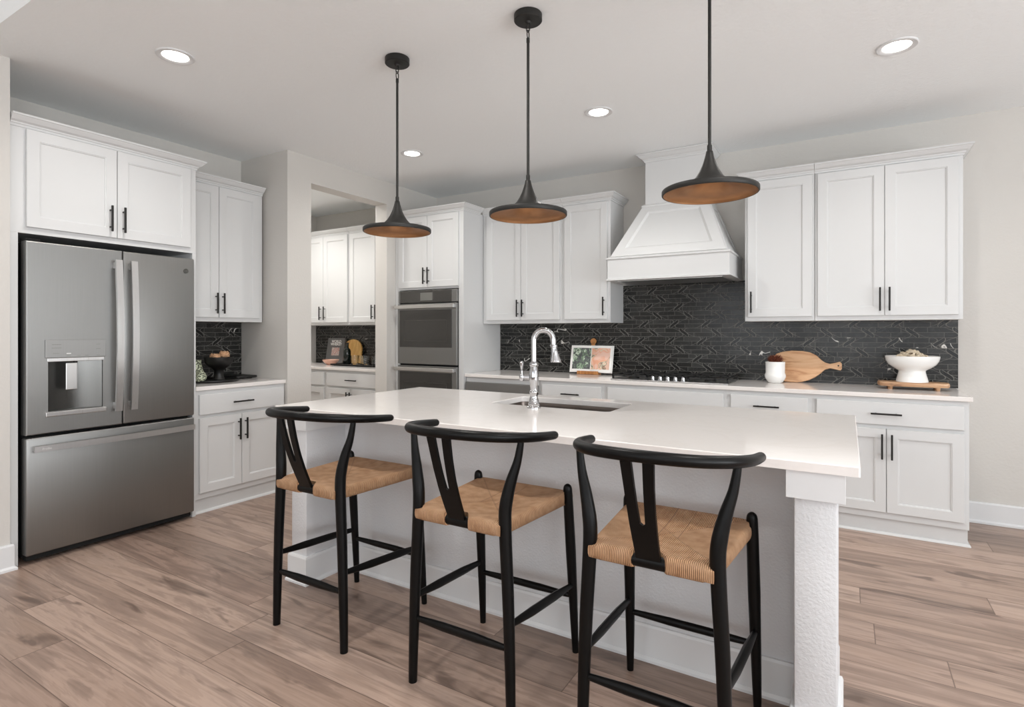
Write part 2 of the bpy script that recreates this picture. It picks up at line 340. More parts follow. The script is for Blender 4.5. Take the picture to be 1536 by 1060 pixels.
# ------------------------------------------------------------------ mesh helpers
class G:
    def __init__(s): s.bm = bmesh.new()
    def _merge(s, t):
        me = bpy.data.meshes.new('t'); t.to_mesh(me); t.free(); s.bm.from_mesh(me); bpy.data.meshes.remove(me)
    def box(s, x0, x1, y0, y1, z0, z1, bev=0.0, seg=2):
        t = bmesh.new()
        bmesh.ops.create_cube(t, size=1.0)
        for v in t.verts:
            v.co = Vector(((x0+x1)/2+v.co.x*(x1-x0), (y0+y1)/2+v.co.y*(y1-y0), (z0+z1)/2+v.co.z*(z1-z0)))
        if bev > 0:
            bmesh.ops.bevel(t, geom=t.edges[:], offset=min(bev, 0.45*min(abs(x1-x0), abs(y1-y0), abs(z1-z0))), segments=seg, profile=0.5, affect='EDGES')
        bmesh.ops.recalc_face_normals(t, faces=t.faces[:])
        s._merge(t); return s
    def rings(s, rings, cap0=True, cap1=True, closed=True):
        bm = s.bm; R = [[bm.verts.new(p) for p in r] for r in rings]; n = len(R[0]); fs = []
        for a, b in zip(R[:-1], R[1:]):
            for i in range(n if closed else n-1):
                j = (i+1) % n
                try: fs.append(bm.faces.new((a[i], a[j], b[j], b[i])))
                except ValueError: pass
        if cap0: fs.append(bm.faces.new(list(reversed(R[0]))))
        if cap1: fs.append(bm.faces.new(R[-1]))
        bmesh.ops.recalc_face_normals(bm, faces=fs)
        return s
    def lathe(s, prof, c=(0, 0, 0), seg=32, axis='z', cap=True):
        rs = []
        for r, h in prof:
            ring = []
            for k in range(seg):
                a = 2*PI*k/seg; x, y = max(r, 1e-5)*math.cos(a), max(r, 1e-5)*math.sin(a)
                p = {'z': (x, y, h), 'y': (x, h, y), 'x': (h, x, y)}[axis]
                ring.append((c[0]+p[0], c[1]+p[1], c[2]+p[2]))
            rs.append(ring)
        return s.rings(rs, cap, cap)
    def tube(s, pts, rad, seg=12, flat=1.0, cap=True, smooth=0):
        P = [Vector(p) for p in pts]
        if not isinstance(rad, (list, tuple)): rad = [rad]*len(P)
        rad = list(rad)
        if smooth:
            Q = []; R2 = []
            n = len(P)
            for i in range(n-1):
                p0 = P[max(i-1, 0)]; p1 = P[i]; p2 = P[i+1]; p3 = P[min(i+2, n-1)]
                for k in range(smooth):
                    t = k/smooth
                    Q.append(0.5*((2*p1)+(p2-p0)*t+(2*p0-5*p1+4*p2-p3)*t*t+(3*p1-p0-3*p2+p3)*t**3))
                    R2.append(rad[i]*(1-t)+rad[i+1]*t)
            Q.append(P[-1]); R2.append(rad[-1]); P, rad = Q, R2
        rs = []; up = None
        for i, p in enumerate(P):
            d = (P[min(i+1, len(P)-1)]-P[max(i-1, 0)]).normalized()
            if up is None:
                up = Vector((0, 0, 1)) if abs(d.z) < 0.9 else Vector((0, 1, 0))
            side = d.cross(up).normalized(); u2 = side.cross(d).normalized(); up = u2
            rs.append([p+side*math.cos(2*PI*k/seg)*rad[i]+u2*math.sin(2*PI*k/seg)*rad[i]*flat for k in range(seg)])
        return s.rings(rs, cap, cap)
    def prism(s, poly, y0, y1):
        """poly: list of (x,z), extruded along y"""
        return s.rings([[(x, y0, z) for x, z in poly], [(x, y1, z) for x, z in poly]])
    def prism_z(s, poly, z0, z1):
        return s.rings([[(x, y, z0) for x, y in poly], [(x, y, z1) for x, y in poly]])
    def sweep(s, path, prof, closed=False):
        """path [(x,y)], profile [(out,z)]; out = to the left of the travel direction negated (right side)"""
        P = [Vector((p[0], p[1])) for p in path]; rs = []
        n = len(P)
        for i in range(n):
            ds = []
            if i > 0: ds.append((P[i]-P[i-1]).normalized())
            if i < n-1: ds.append((P[i+1]-P[i]).normalized())
            ns = [Vector((d.y, -d.x)) for d in ds]
            if len(ns) == 2:
                b = (ns[0]+ns[1]); nn = b/(b.dot(ns[0]))
            else: nn = ns[0]
            rs.append([(P[i].x+nn.x*o, P[i].y+nn.y*o, z) for o, z in prof])
        return s.rings(rs)
    def done(s, name, mat, parent=None, smooth=False, angle=35):
        me = bpy.data.meshes.new(name); s.bm.to_mesh(me); s.bm.free()
        if smooth:
            for p in me.polygons: p.use_smooth = True
            me.set_sharp_from_angle(angle=math.radians(angle))
        me.materials.append(mat)
        o = bpy.data.objects.new(name, me); C.objects.link(o)
        if parent is not None: o.parent = parent
        return o
def tag(o, label, cat, group=None):
    o['label'] = label; o['category'] = cat
    if group: o['group'] = group
    return o
def thing(name, label, cat, loc=(0, 0, 0), rz=0.0, group=None):
    o = bpy.data.objects.new(name, None); C.objects.link(o); o.empty_display_size = 0.1
    o.location = loc; o.rotation_euler = (0, 0, rz)
    return tag(o, label, cat, group)
def struct(name, g, mat, smooth=False):
    o = g.done(name, mat, None, smooth); o['kind'] = 'structure'; return o
def copy_tree(o, parent=None):
    c = o.copy(); C.objects.link(c); c.parent = parent
    for ch in [x for x in bpy.data.objects if x.parent == o]: copy_tree(ch, c)
    return c
def text(name, s, size, mat, parent, loc, rot, ext=0.0004, bold=0.0):
    cu = bpy.data.curves.new(name, 'FONT'); cu.body = s; cu.size = size; cu.extrude = ext; cu.offset = bold
    cu.align_x = 'CENTER'; cu.align_y = 'CENTER'
    t = bpy.data.objects.new(name+'_tmp', cu); C.objects.link(t)
    bpy.context.view_layer.update()
    me = bpy.data.meshes.new_from_object(t.evaluated_get(bpy.context.evaluated_depsgraph_get()))
    bpy.data.objects.remove(t)
    me.materials.clear(); me.materials.append(mat)
    o = bpy.data.objects.new(name, me); C.objects.link(o); o.parent = parent; o.location = loc; o.rotation_euler = rot
    return o

# ================================================================== SETTING
g = G().box(-6.2, XRW+0.2, YR-0.2, YB+0.2, -0.1, 0.0); struct('floor', g, M['floor'])
g = G().box(-6.2, XRW+0.2, YSTEP, YB+0.2, ZC, ZC+0.4); struct('ceiling', g, M['ceiling'])
g = G().box(-6.2, XRW+0.2, YR-0.2, YSTEP, ZG, ZG+0.1); struct('ceiling_great_room', g, M['ceiling']) .name = 'ceiling.001'
g = G().box(-6.2, XRW+0.2, YB, YB+0.15, 0, ZC); struct('wall_back', g, M['wall'])
g = G().box(XGL-0.15, XGL, YR, 1.055, 0, ZG); g.box(XGL-0.15, XGL, 1.044, 1.06, 0, ZC+0.01)
struct('wall_left', g, M['wall'])
g = G().box(XL0-0.1, XGL, 1.056, 1.205, 0, ZC+0.02); struct('wall_left_return', g, M['wall']).name = 'wall_left.001'
g = G().box(XL0-0.15, XL0, 1.055, YP, 0, ZC); struct('wall_alcove', g, M['wall'])
# partition with the opening to the pantry
YO1, YO2, ZO = 3.21, 4.125, 2.569
g = G().box(XL0-0.15, XP, YP, YP+0.15, 0, ZC)
g.box(XPB, XP, YP+0.15, YO1, 0, ZC); g.box(XPB, XP, YO2, YB, 0, ZC); g.box(XPB, XP, YO1, YO2, ZO, ZC)
struct('wall_partition', g, M['wall'])
g = G().box(XPAN-0.15, XPAN, YP, YB, 0, ZC); struct('wall_pantry', g, M['wall'])
g = G().box(XPAN-0.15, XL0-0.15, YP, YP+0.15, 0, ZC); struct('wall_pantry_front', g, M['wall'])
# right and rear walls, out of view, with openings put in for light
def pierced(name, axis, pos, th, lo, hi, wins, z0=0.4, z1=2.6, top=ZG):
    g = G()
    def b(a, c, za, zb):
        if axis == 'y': g.box(a, c, min(pos, pos+th), max(pos, pos+th), za, zb)
        else: g.box(min(pos, pos+th), max(pos, pos+th), a, c, za, zb)
    e = lo
    for a, c in wins:
        b(e, a, 0, top); b(a, c, 0, z0); b(a, c, z1, top); e = c
    b(e, hi, 0, top)
    struct(name, g, M['wall'])
pierced('wall_rear', 'y', YR, -0.15, XGL-0.15, XRW+0.15, WINS_BACK)
pierced('wall_right', 'x', XRW, 0.15, YR, YB, WINS_RIGHT)
k = 1
for a, c in WINS_BACK:
    g = G()
    for x0, x1, z0, z1 in ((a, a+0.05, 0.4, 2.6), (c-0.05, c, 0.4, 2.6), (a, c, 0.4, 0.45), (a, c, 2.55, 2.6), ((a+c)/2-0.02, (a+c)/2+0.02, 0.4, 2.6)):
        g.box(x0, x1, YR-0.1, YR-0.03, z0, z1)
    struct('window_%d' % k, g, M['trim']); k += 1
for a, c in WINS_RIGHT:
    g = G()
    for x0, x1, z0, z1 in ((a, a+0.05, 0.4, 2.6), (c-0.05, c, 0.4, 2.6), (a, c, 0.4, 0.45), (a, c, 2.55, 2.6), ((a+c)/2-0.02, (a+c)/2+0.02, 0.4, 2.6)):
        g.box(XRW+0.03, XRW+0.1, x0, x1, z0, z1)
    struct('window_%d' % k, g, M['trim']); k += 1
# baseboards with shoe moulding
BP = [(0, 0), (0.026, 0), (0.026, 0.012), (0.016, 0.022), (0.015, 0.022), (0.015, 0.132), (0.011, 0.142), (0, 0.142)]
g = G().sweep([(0.66, YB), (XRW, YB)], BP); struct('baseboard_back', g, M['trim'])
g = G().sweep([(XGL, YR), (XGL, 1.205), (XGL-0.04, 1.205)][::-1] if False else [(XGL, YR), (XGL, 1.205), (XGL-0.02, 1.205)], BP)
struct('baseboard_left', g, M['trim'])
# baseboard of the partition around the opening
g = G().sweep([(XP, YP+0.02), (XP, YO1), (XPB, YO1)], BP); g.sweep([(XPB, YO2), (XP, YO2), (XP, 4.24)], BP)
struct('baseboard_partition', g, M['trim'])
g = G().sweep([(XRW, YB-0.03), (XRW, YR)], BP); struct('baseboard_right', g, M['trim'])

# backsplashes: thin slabs fixed on the walls
g = G().box(-3.0775, 0.657, YB-0.010, YB-0.0005, ZK, 1.72); o = g.done('backsplash', M['tile'])
tag(o, 'black marble mosaic backsplash behind the gas cooktop on the back wall', 'backsplash')
g = G().box(XL0+0.0005, XL0+0.010, 2.22, YP-0.003, ZK, ZU); o = g.done('backsplash', M['tile'])
tag(o, 'small black mosaic backsplash beside the refrigerator above the left counter', 'backsplash')
g = G().box(XPAN+0.002, XPB-0.004, YB-0.010, YB-0.0005, ZK, ZU); o = g.done('backsplash', M['tile'])
tag(o, 'black mosaic backsplash in the pantry seen through the wall opening', 'backsplash')

# ================================================================== CABINETS
CROWN = [(0.0, 2.437), (0.006, 2.437), (0.008, 2.45), (0.013, 2.452), (0.015, 2.46), (0.028, 2.468), (0.042, 2.484), (0.046, 2.49), (0.052, 2.492), (0.052, 2.502), (0.0, 2.502)]
def rect(x0, x1, z0, z1, y): return [(x0, y, z0), (x1, y, z0), (x1, y, z1), (x0, y, z1)]
def shaker(x0, x1, z0, z1, yf, parent, name='door', st=0.058):
    t = 0.02; g = G(); i = 0.0015
    g.rings([rect(x0, x1, z0, z1, yf), rect(x0, x1, z0, z1, yf-t+i), rect(x0+i, x1-i, z0+i, z1-i, yf-t),
             rect(x0+st, x1-st, z0+st, z1-st, yf-t), rect(x0+st+0.002, x1-st-0.002, z0+st+0.002, z1-st-0.002, yf-t+0.003),
             rect(x0+st+0.006, x1-st-0.006, z0+st+0.006, z1-st-0.006, yf-t+0.0035), rect(x0+st+0.008, x1-st-0.008, z0+st+0.008, z1-st-0.008, yf-t+0.009)])
    return g.done(name, M['cab'], parent)
def slab(x0, x1, z0, z1, yf, parent, name='drawer'):
    g = G().box(x0, x1, yf-0.02, yf, z0, z1, 0.003, 2)
    return g.done(name, M['cab'], parent)
def pull(door, x, z, yf, L=0.16, vert=True):
    g = G(); y = yf-0.02-0.03; r = 0.0055
    if vert:
        g.box(x-r, x+r, y-r, y+r, z-L/2, z+L/2, 0.002)
        for d in (-1, 1): g.box(x-0.004, x+0.004, y, yf-0.0205, z+d*(L/2-0.028)-0.004, z+d*(L/2-0.028)+0.004)
    else:
        g.box(x-L/2, x+L/2, y-r, y+r, z-r, z+r, 0.002)
        for d in (-1, 1): g.box(x+d*(L/2-0.028)-0.004, x+d*(L/2-0.028)+0.004, y, yf-0.0205, z-0.004, z+0.004)
    return g.done('handle', M['black'], door)
def upper(label, cx, w_, loc, rz, depth, doors, ends=(False, False), z0=ZU, z1=2.45, rail=0.0):
    """cabinet in local coordinates: x along its front from -w/2 to w/2, its face at y=0, its back at y=depth"""
    t = thing('wall_cabinet', label, 'cabinet', (loc[0], loc[1], z0), rz)
    L, R = -w_/2, w_/2; dz = z0
    g = G().box(L, R, 0, depth, 0, z1-dz, 0.0015, 1); g.done('body', M['cab'], t)
    path = [(L, 0), (R, 0)]
    if ends[1]: path = path+[(R, depth-0.005)]
    if ends[0]: path = [(L, depth-0.005)]+path
    g = G().sweep(path, [(o, z-dz) for o, z in CROWN]); g.done('crown_molding', M['cab'], t)
    for (a, b, za, zb, hx, hz) in doors:
        d = shaker(a-cx, b-cx, za-dz, zb-dz, 0, t)
        pull(d, hx-cx, hz-dz, 0)
    return t
YU = 4.577; DZ0, DZ1 = 1.412, 2.43; HZ = 1.522
dp = YB-YU-0.002
upper('tall white two-door wall cabinet right of the ovens, above the faucet', (-3.075-2.2125)/2, 0.8605, ((-3.075-2.2125)/2, YU), 0, dp,
      [(-3.027, -2.642, DZ0, DZ1, -2.668, HZ), (-2.638, -2.237, DZ0, DZ1, -2.612, HZ)])
upper('narrow one-door white wall cabinet left of the range hood', -1.9825, 0.457, (-1.9825, YU), 0, dp,
      [(-2.186, -1.779, DZ0, DZ1, -1.806, HZ)], (False, True))
upper('one-door white wall cabinet right of the range hood', -0.4365, 0.467, (-0.4365, YU), 0, dp,
      [(-0.649, -0.219, DZ0, DZ1, -0.622, HZ)], (True, False))
upper('wide two-door white wall cabinet at the right end above the white footed bowl', 0.2195, 0.839, (0.2195, YU), 0, dp,
      [(-0.182, 0.215, DZ0, DZ1, 0.190, HZ), (0.219, 0.615, DZ0, DZ1, 0.244, HZ)], (False, True))
# left wall (front faces +X): local x = world Y
XLU = -4.222
upper('two-door white wall cabinet beside the refrigerator above the black footed bowl', (2.24+2.950)/2, 0.710, (XLU, (2.24+2.950)/2), PI/2, XLU-XL0-0.012,
      [(2.255, 2.561, DZ0, DZ1, 2.535, HZ), (2.565, 2.913, DZ0, DZ1, 2.590, HZ)], (False, False))
# pantry
upper('left white wall cabinet in the pantry above the dark book', (XPAN+0.01-4.941)/2, (-4.941-XPAN-0.01), ((XPAN+0.01-4.941)/2, YU), 0, dp,
      [(-5.86, -5.365, DZ0, DZ1, -5.40, HZ), (-5.361, -4.957, DZ0, DZ1, -5.325, HZ)])
upper('right white wall cabinet in the pantry above the drinking glasses', (-4.937-4.09)/2, 0.847, ((-4.937-4.09)/2, YU), 0, dp,
      [(-4.921, -4.517, DZ0, DZ1, -4.545, HZ), (-4.513, -4.12, DZ0, DZ1, -4.490, HZ)])

# refrigerator surround with the cabinet above it
XFC = -3.94
cy = (1.21+2.232)/2
t = thing('refrigerator_cabinet', 'white cabinet and side panels framing the stainless refrigerator', 'cabinet', (XFC, cy, 0), PI/2)
dpt = XFC-XL0-0.012
G().box(1.21-cy, 1.247-cy, 0, dpt, 0, 1.85, 0.001).done('side_panel', M['cab'], t)
G().box(2.208-cy, 2.232-cy, 0, dpt, 0, 1.85, 0.001).done('side_panel', M['cab'], t)
G().box(1.21-cy, 2.232-cy, 0, dpt, 1.85, 2.45, 0.0015).done('body', M['cab'], t)
G().sweep([(1.21-cy, 0), (2.232-cy, 0), (2.232-cy, dpt-0.40)], CROWN).done('crown_molding', M['cab'], t)
for a, b, hx in ((1.279, 1.728, 1.690), (1.732, 2.187, 1.762)):
    d = shaker(a-cy, b-cy, 1.886, 2.432, 0, t); pull(d, hx-cy, 2.0, 0)

def base_cab(label, x0, x1, face, front_y, depth, drawers, doors, rz=0, toe=0.025, end_r=False, end_l=False, top=0.878):
    """face='y': front looks to -Y at Y=front_y; face='x': front looks to +X at X=front_y"""
    cx = (x0+x1)/2
    loc = (cx, front_y, 0) if face == 'y' else (front_y, cx, 0)
    t = thing('base_cabinet', label, 'cabinet', loc, 0 if face == 'y' else PI/2)
    L, R = x0-cx, x1-cx
    G().box(L, R, 0, depth, 0.105, top, 0.0012, 1).done('body', M['cab'], t)
    G().box(L, R-(0.004 if end_r else 0), toe, depth, 0.0, 0.105).done('toe_kick', M['cab'], t)
    sh = [(0, 0), (0.016, 0), (0.014, 0.008), (0.009, 0.014), (0, 0.017)]
    p = [(L, toe), (R-0.004, toe)] + ([(R-0.004, depth)] if end_r else [])
    G().sweep(p, sh).done('shoe_molding', M['cab'], t)
    for (a, b, za, zb, hx) in drawers:
        d = slab(a-cx, b-cx, za, zb, 0, t, 'drawer' if hx is not None else 'false_front')
        if hx is not None: pull(d, hx-cx, (za+zb)/2, 0, 0.165, False)
    for (a, b, za, zb, hx) in doors:
        d = shaker(a-cx, b-cx, za, zb, 0, t)
        if hx is not None: pull(d, hx-cx, 0.571, 0)
    return t
YF = 4.29; bd = YB-YF-0.002
DR = (0.706, 0.85); DO = (0.15, 0.682)
base_cab('white base cabinet under the open cookbook, right of the dishwasher', -2.29, -1.692, 'y', YF, bd,
         [(-2.262, -1.719, *DR, -1.985)], [(-2.262, -1.992, *DO, -2.018), (-1.988, -1.719, *DO, -1.962)])
base_cab('white base cabinet under the gas cooktop', -1.692, -0.747, 'y', YF, bd,
         [(-1.664, -0.772, *DR, None)], [(-1.664, -1.22, *DO, -1.248), (-1.216, -0.772, *DO, -1.19)])
base_cab('white base cabinet under the white pot and fish-shaped board', -0.747, -0.203, 'y', YF, bd,
         [(-0.722, -0.229, *DR, -0.4855)], [(-0.722, -0.229, *DO, -0.26)])
base_cab('white base cabinet at the right end of the back counter', -0.203, 0.628, 'y', YF, bd,
         [(-0.178, 0.603, *DR, 0.2105)], [(-0.178, 0.211, *DO, 0.189), (0.215, 0.603, *DO, 0.241)], end_r=True)
base_cab('white base cabinet beside the refrigerator under the black tray', 2.236, 2.972, 'x', -3.962, -3.962-XL0-0.004,
         [(2.262, 2.955, *DR, 2.583)], [(2.262, 2.583, *DO, 2.555), (2.587, 2.955, *DO, 2.611)], toe=0.02)
base_cab('left white base cabinet in the pantry', XPAN+0.01, -5.0, 'y', YF, bd,
         [(-5.86, -5.02, *DR, -5.44)], [(-5.86, -5.442, *DO, -5.47), (-5.438, -5.02, *DO, -5.41)])
base_cab('right white base cabinet in the pantry below the glasses', -5.0, -4.09, 'y', YF, bd,
         [(-4.972, -4.13, *DR, -4.565)], [(-4.972, -4.607, *DO, -4.63), (-4.603, -4.13, *DO, -4.58)])

# worktops
def worktop(label, x0, x1, y0, y1, th=0.029, name='countertop'):
    g = G().box(x0, x1, y0, y1, ZK-th, ZK, 0.003, 2); return tag(g.done(name, M['quartz']), label, 'countertop')
worktop('long light quartz countertop running along the back wall under the cooktop', -3.0765, 0.643, 4.2636, YB-0.0105)
worktop('short light quartz countertop between the refrigerator and the partition wall', XL0+0.0105, -3.943, 2.2365, YP-0.002)
worktop('light quartz countertop inside the pantry', XPAN+0.004, XPB-0.005, 4.2636, YB-0.0105)

# dishwasher
t = thing('dishwasher', 'stainless steel dishwasher between the oven cabinet and the base cabinets', 'dishwasher', (-2.682, YF, 0))
G().box(-0.39, 0.388, 0.0, bd, 0.1, 0.876).done('body', M['cab'], t)
G().box(-0.38, 0.38, -0.03, -0.001, 0.12, 0.835, 0.004).done('door', M['steel'], t)
G().box(-0.38, 0.38, 0.03, bd, 0.0, 0.1).done('toe_kick', M['cab'], t)

# oven tower
XT0, XT1 = -3.925, -3.079; YT = 4.25; ct = (XT0+XT1)/2
t = thing('oven_cabinet', 'tall white cabinet housing the double wall oven', 'cabinet', (ct, YT, 0))
L, R = XT0-ct, XT1-ct; dd = YB-YT-0.011
G().box(L, L+0.03, 0, dd, 0.0, 2.45, 0.001).done('side_panel', M['cab'], t)
G().box(R-0.03, R, 0, dd, 0.0, 2.45, 0.001).done('side_panel', M['cab'], t)
G().box(L+0.03, R-0.03, 0.001, dd, 1.715, 2.449).done('body', M['cab'], t)
G().box(L+0.03, R-0.03, 0.001, dd, 0.0, 0.42).box(L+0.03, R-0.03, dd-0.02, dd, 0.42, 1.715).done('carcass', M['cab'], t)
G().box(L+0.03, L+0.055, 0.001, 0.06, 0.42, 1.715).box(R-0.055, R-0.03, 0.001, 0.06, 0.42, 1.715).done('filler_strip', M['cab'], t)
G().sweep([(L, 0), (R, 0), (R, YU-YT-0.055)], CROWN).done('crown_molding', M['cab'], t)
for a, b, hx in ((-3.872, -3.505, -3.53), (-3.501, -3.128, -3.476)):
    d = shaker(a-ct, b-ct, 1.735, DZ1, 0, t); pull(d, hx-ct, 1.845, 0)
ov = thing('double_wall_oven', 'stainless double wall oven with black glass doors beside the wall opening', 'oven', (ct, YT, 0))
oL, oR = -3.868-ct, -3.137-ct
G().box(oL+0.01, oR-0.01, 0.0, 0.55, 0.44, 1.70).done('body', M['void'], ov)
cp = G().box(oL, oR, -0.02, -0.001, 1.585, 1.705, 0.003).done('control_panel', M['steel'], ov)
G().box(oL+0.025, oR-0.065, -0.0225, -0.0205, 1.588, 1.702).done('panel_glass', M['glassblack'], cp)
g = G().box(-0.08, 0.07, -0.0235, -0.0227, 1.605, 1.682); g.done('display', M['graytext'], cp)
for z0, z1 in ((0.985, 1.575), (0.45, 0.968)):
    d = G().box(oL, oR, -0.03, -0.001, z0, z1, 0.004).done('oven_door', M['steel'], ov)
    gz0 = z0+0.165; gz1 = z1-0.06
    G().box(oL+0.028, oR-0.055, -0.034, -0.0305, gz0, gz1, 0.001).done('door_glass', M['glassblack'], d)
    g = G(); wx0, wx1, wz0, wz1 = oL+0.09, oR-0.115, gz0+0.06, gz1-0.1
    for q in ((wx0, wx1, wz0, wz0+0.004), (wx0, wx1, wz1-0.004, wz1), (wx0, wx0+0.004, wz0, wz1), (wx1-0.004, wx1, wz0, wz1)):
        g.box(q[0], q[1], -0.0348, -0.0342, q[2], q[3])
    g.done('window_border', M['emblem'], d)
    g = G().box(oL-0.005, oR+0.002, -0.085, -0.065, z1-0.048, z1-0.012, 0.004)
    for x in (oL+0.01, oR-0.03): g.box(x, x+0.02, -0.066, -0.0305, z1-0.045, z1-0.015)
    g.done('handle', M['steelh'], d)

# ================================================================== RANGE HOOD
hc = -1.2115
t = thing('range_hood', 'white tapered wooden range hood over the gas cooktop', 'range hood', (hc, YB-0.012, 1.718))
hz = 1.718
def R4(hw, y, z): return [(-hw, 0.0, z-hz), (-hw, y, z-hz), (hw, y, z-hz), (hw, 0.0, z-hz)]
yA = -(YB-0.012-4.325)
g = G(); hw = 0.472
g.rings([R4(hw, yA, 1.735), R4(hw, yA, 1.885)], True, True)
g.done('apron', M['cab'], t)
g = G(); g.rings([R4(hw, yA, 1.718), R4(hw+0.008, yA-0.008, 1.718), R4(hw+0.008, yA-0.008, 1.730), R4(hw, yA, 1.735)], True, True)
g.done('bottom_trim', M['cab'], t)
g = G(); g.rings([R4(hw, yA, 1.885), R4(hw+0.010, yA-0.010, 1.890), R4(hw+0.010, yA-0.010, 1.901), R4(hw-0.005, yA+0.005, 1.908)], True, True)
g.done('ledge_trim', M['cab'], t)
yC = -(YB-0.012-4.618)
hb, ht, yb_, yt_ = 0.447, 0.262, yA+0.018, yC-0.006
g = G(); g.rings([R4(hb, yb_, 1.905), R4(ht, yt_, 2.345)], True, True)
g.done('tapered_canopy', M['cab'], t)
# raised frame on the sloped front, leaving a recessed panel
def onslope(u, v, off):
    """u in -1..1 across, v 0..1 up"""
    z = 1.905+(2.345-1.905)*v; h = hb+(ht-hb)*v; y = yb_+(yt_-yb_)*v
    nrm = Vector((0, -(2.345-1.905), -(yt_-yb_)*-1)).normalized()
    nrm = Vector((0, -(2.345-1.905), (yt_-yb_))).normalized()
    return (u*h, y+nrm.y*off, z-hz+nrm.z*off)
g = G()
def fr(uo, v0, v1, off): return [onslope(-uo(v0), v0, off), onslope(uo(v0), v0, off), onslope(uo(v1), v1, off), onslope(-uo(v1), v1, off)]
wB = lambda v: 1.0
def inn(v, d=0.075): 
    h = hb+(ht-hb)*v; return (h-d)/h
g.rings([fr(wB, 0.0, 1.0, 0.0), fr(wB, 0.0, 1.0, 0.014), fr(lambda v: inn(v), 0.155, 0.875, 0.014), fr(lambda v: inn(v, 0.080), 0.165, 0.865, 0.010), fr(lambda v: inn(v, 0.092), 0.185, 0.85, 0.002)], False, True)
g.done('front_frame', M['cab'], t)
for sx in (-1, 1):      # frame on the sloped sides
    g = G()
    def sd(v, w, off):
        z = 1.905+0.44*v; h = hb+(ht-hb)*v; y = yb_+(yt_-yb_)*v
        return (sx*(h+off*0.92), y*(1-w), z-hz+off*0.38)
    r = lambda v0, v1, w0, w1, off: [sd(v0, w0, off), sd(v0, w1, off), sd(v1, w1, off), sd(v1, w0, off)]
    g.rings([r(0, 1, 0.0, 1.0, 0), r(0, 1, 0.0, 1.0, 0.012), r(0.15, 0.87, 0.15, 0.85, 0.012), r(0.18, 0.85, 0.18, 0.82, 0.003)], False, True)
    g.done('side_frame', M['cab'], t)
ch = 0.248
g = G(); g.rings([R4(ch, yC, 2.345), R4(ch, yC, 2.785)], True, True); g.done('chimney', M['cab'], t)
g = G().sweep([(-ch, -0.002), (-ch, yC), (ch, yC), (ch, -0.002)], [(0, 2.34-hz), (0.026, 2.345-hz), (0.026, 2.358-hz), (0.014, 2.366-hz), (0, 2.368-hz)])
g.done('neck_trim', M['cab'], t)
g = G().sweep([(-ch, -0.002), (-ch, yC), (ch, yC), (ch, -0.002)], [(o*1.15, 2.787-2.502+z-hz) for o, z in CROWN])
g.done('crown_molding', M['cab'], t)
G().box(-hw+0.06, hw-0.06, yA+0.06, -0.08, 1.712-hz, 1.7175-hz).done('filter_insert', M['steelh'], t)

# ================================================================== REFRIGERATOR
XFR = -3.892; fy0, fy1 = 1.2662, 2.1957; fc = (fy0+fy1)/2
t = thing('refrigerator', 'stainless french-door refrigerator with water dispenser', 'refrigerator', (XFR, fc, 0), PI/2)
L, R = fy0-fc, fy1-fc
G().box(L+0.006, R-0.006, 0.075, XFR-XL0-0.03, 0.03, 1.80).done('body', M['void'], t)
G().box(L+0.01, R-0.01, 0.03, 0.075, 0.02, 0.052).done('grille', M['void'], t)
for x in (L+0.06, R-0.06): G().lathe([(0.02, 0.0), (0.02, 0.03)], (x, 0.12, 0), 16).done('foot', M['void'], t)
G().box(L+0.004, L+0.07, 0.02, 0.09, 1.806, 1.822).done('hinge_cover', M['void'], t)
gap = 1.748-fc
def doorbox(x0, x1, z0, z1): return G().box(x0, x1, 0.0, 0.068, z0, z1, 0.009, 3)
# left door is built round the dispenser opening
dx0, dx1, dz0, dz1 = 1.366-fc, 1.638-fc, 0.845, 1.130
g = G(); z0, z1 = 0.722, 1.805; x0, x1 = L, gap-0.0025
e = 0.006
g.rings([rect(x0, x1, z0, z1, 0.068), rect(x0, x1, z0, z1, e), rect(x0+e*0.35, x1-e*0.35, z0+e*0.35, z1-e*0.35, e*0.3), rect(x0+e, x1-e, z0+e, z1-e, 0.0),
         rect(dx0, dx1, dz0, dz1, 0.0), rect(dx0, dx1, dz0, dz1, 0.055)], True, True)
d1 = g.done('left_door', M['steel'], t)
d2 = doorbox(gap+0.0025, R, 0.722, 1.805).done('right_door', M['steel'], t, True)
d3 = doorbox(L, R, 0.052, 0.706).done('freezer_drawer', M['steel'], t, True)
# dispenser
px0, px1 = 1.351-fc, 1.652-fc
g = G(); ring = []
dsp = G().box(px0, px1, -0.007, -0.0005, 1.150, 1.253, 0.002).done('control_panel', M['steelp'], d1)
for i, z in enumerate((1.226, 1.206, 1.186, 1.168)):
    G().box(px0+0.03, px0+0.075, -0.0078, -0.0072, z-0.0012, z+0.0012).done('panel_marking', M['graytext'], d1) if i < 2 else None
g = G()
for x, z, w_ in ((px0+0.05, 1.175, 0.03), (px0+0.11, 1.160, 0.018), (px0+0.16, 1.160, 0.018), (px0+0.2, 1.160, 0.018), (px0+0.26, 1.225, 0.02), (px0+0.26, 1.198, 0.024), (px0+0.26, 1.16, 0.016)):
    g.box(x-w_/2, x+w_/2, -0.0078, -0.0072, z-0.001, z+0.001)
g.done('button_labels', M['graytext'], d1)
G().box(px0+0.1, px0+0.122, -0.0079, -0.0072, 1.172, 1.1755).done('indicator_light', M['whitetext'], d1)
G().box(dx0-0.004, dx1+0.006, -0.005, 0.02, 1.128, 1.149, 0.002).done('dispenser_head', M['steelh'], d1)
G().lathe([(0.011, 1.112), (0.011, 1.129)], (dx0+0.135, 0.012, 0), 16).done('nozzle', M['black'], d1)
g = G().box(dx0+0.085, dx0+0.142, 0.0, 0.008, 0.962, 1.118, 0.003); g.done('paddle', M['steelh'], d1)
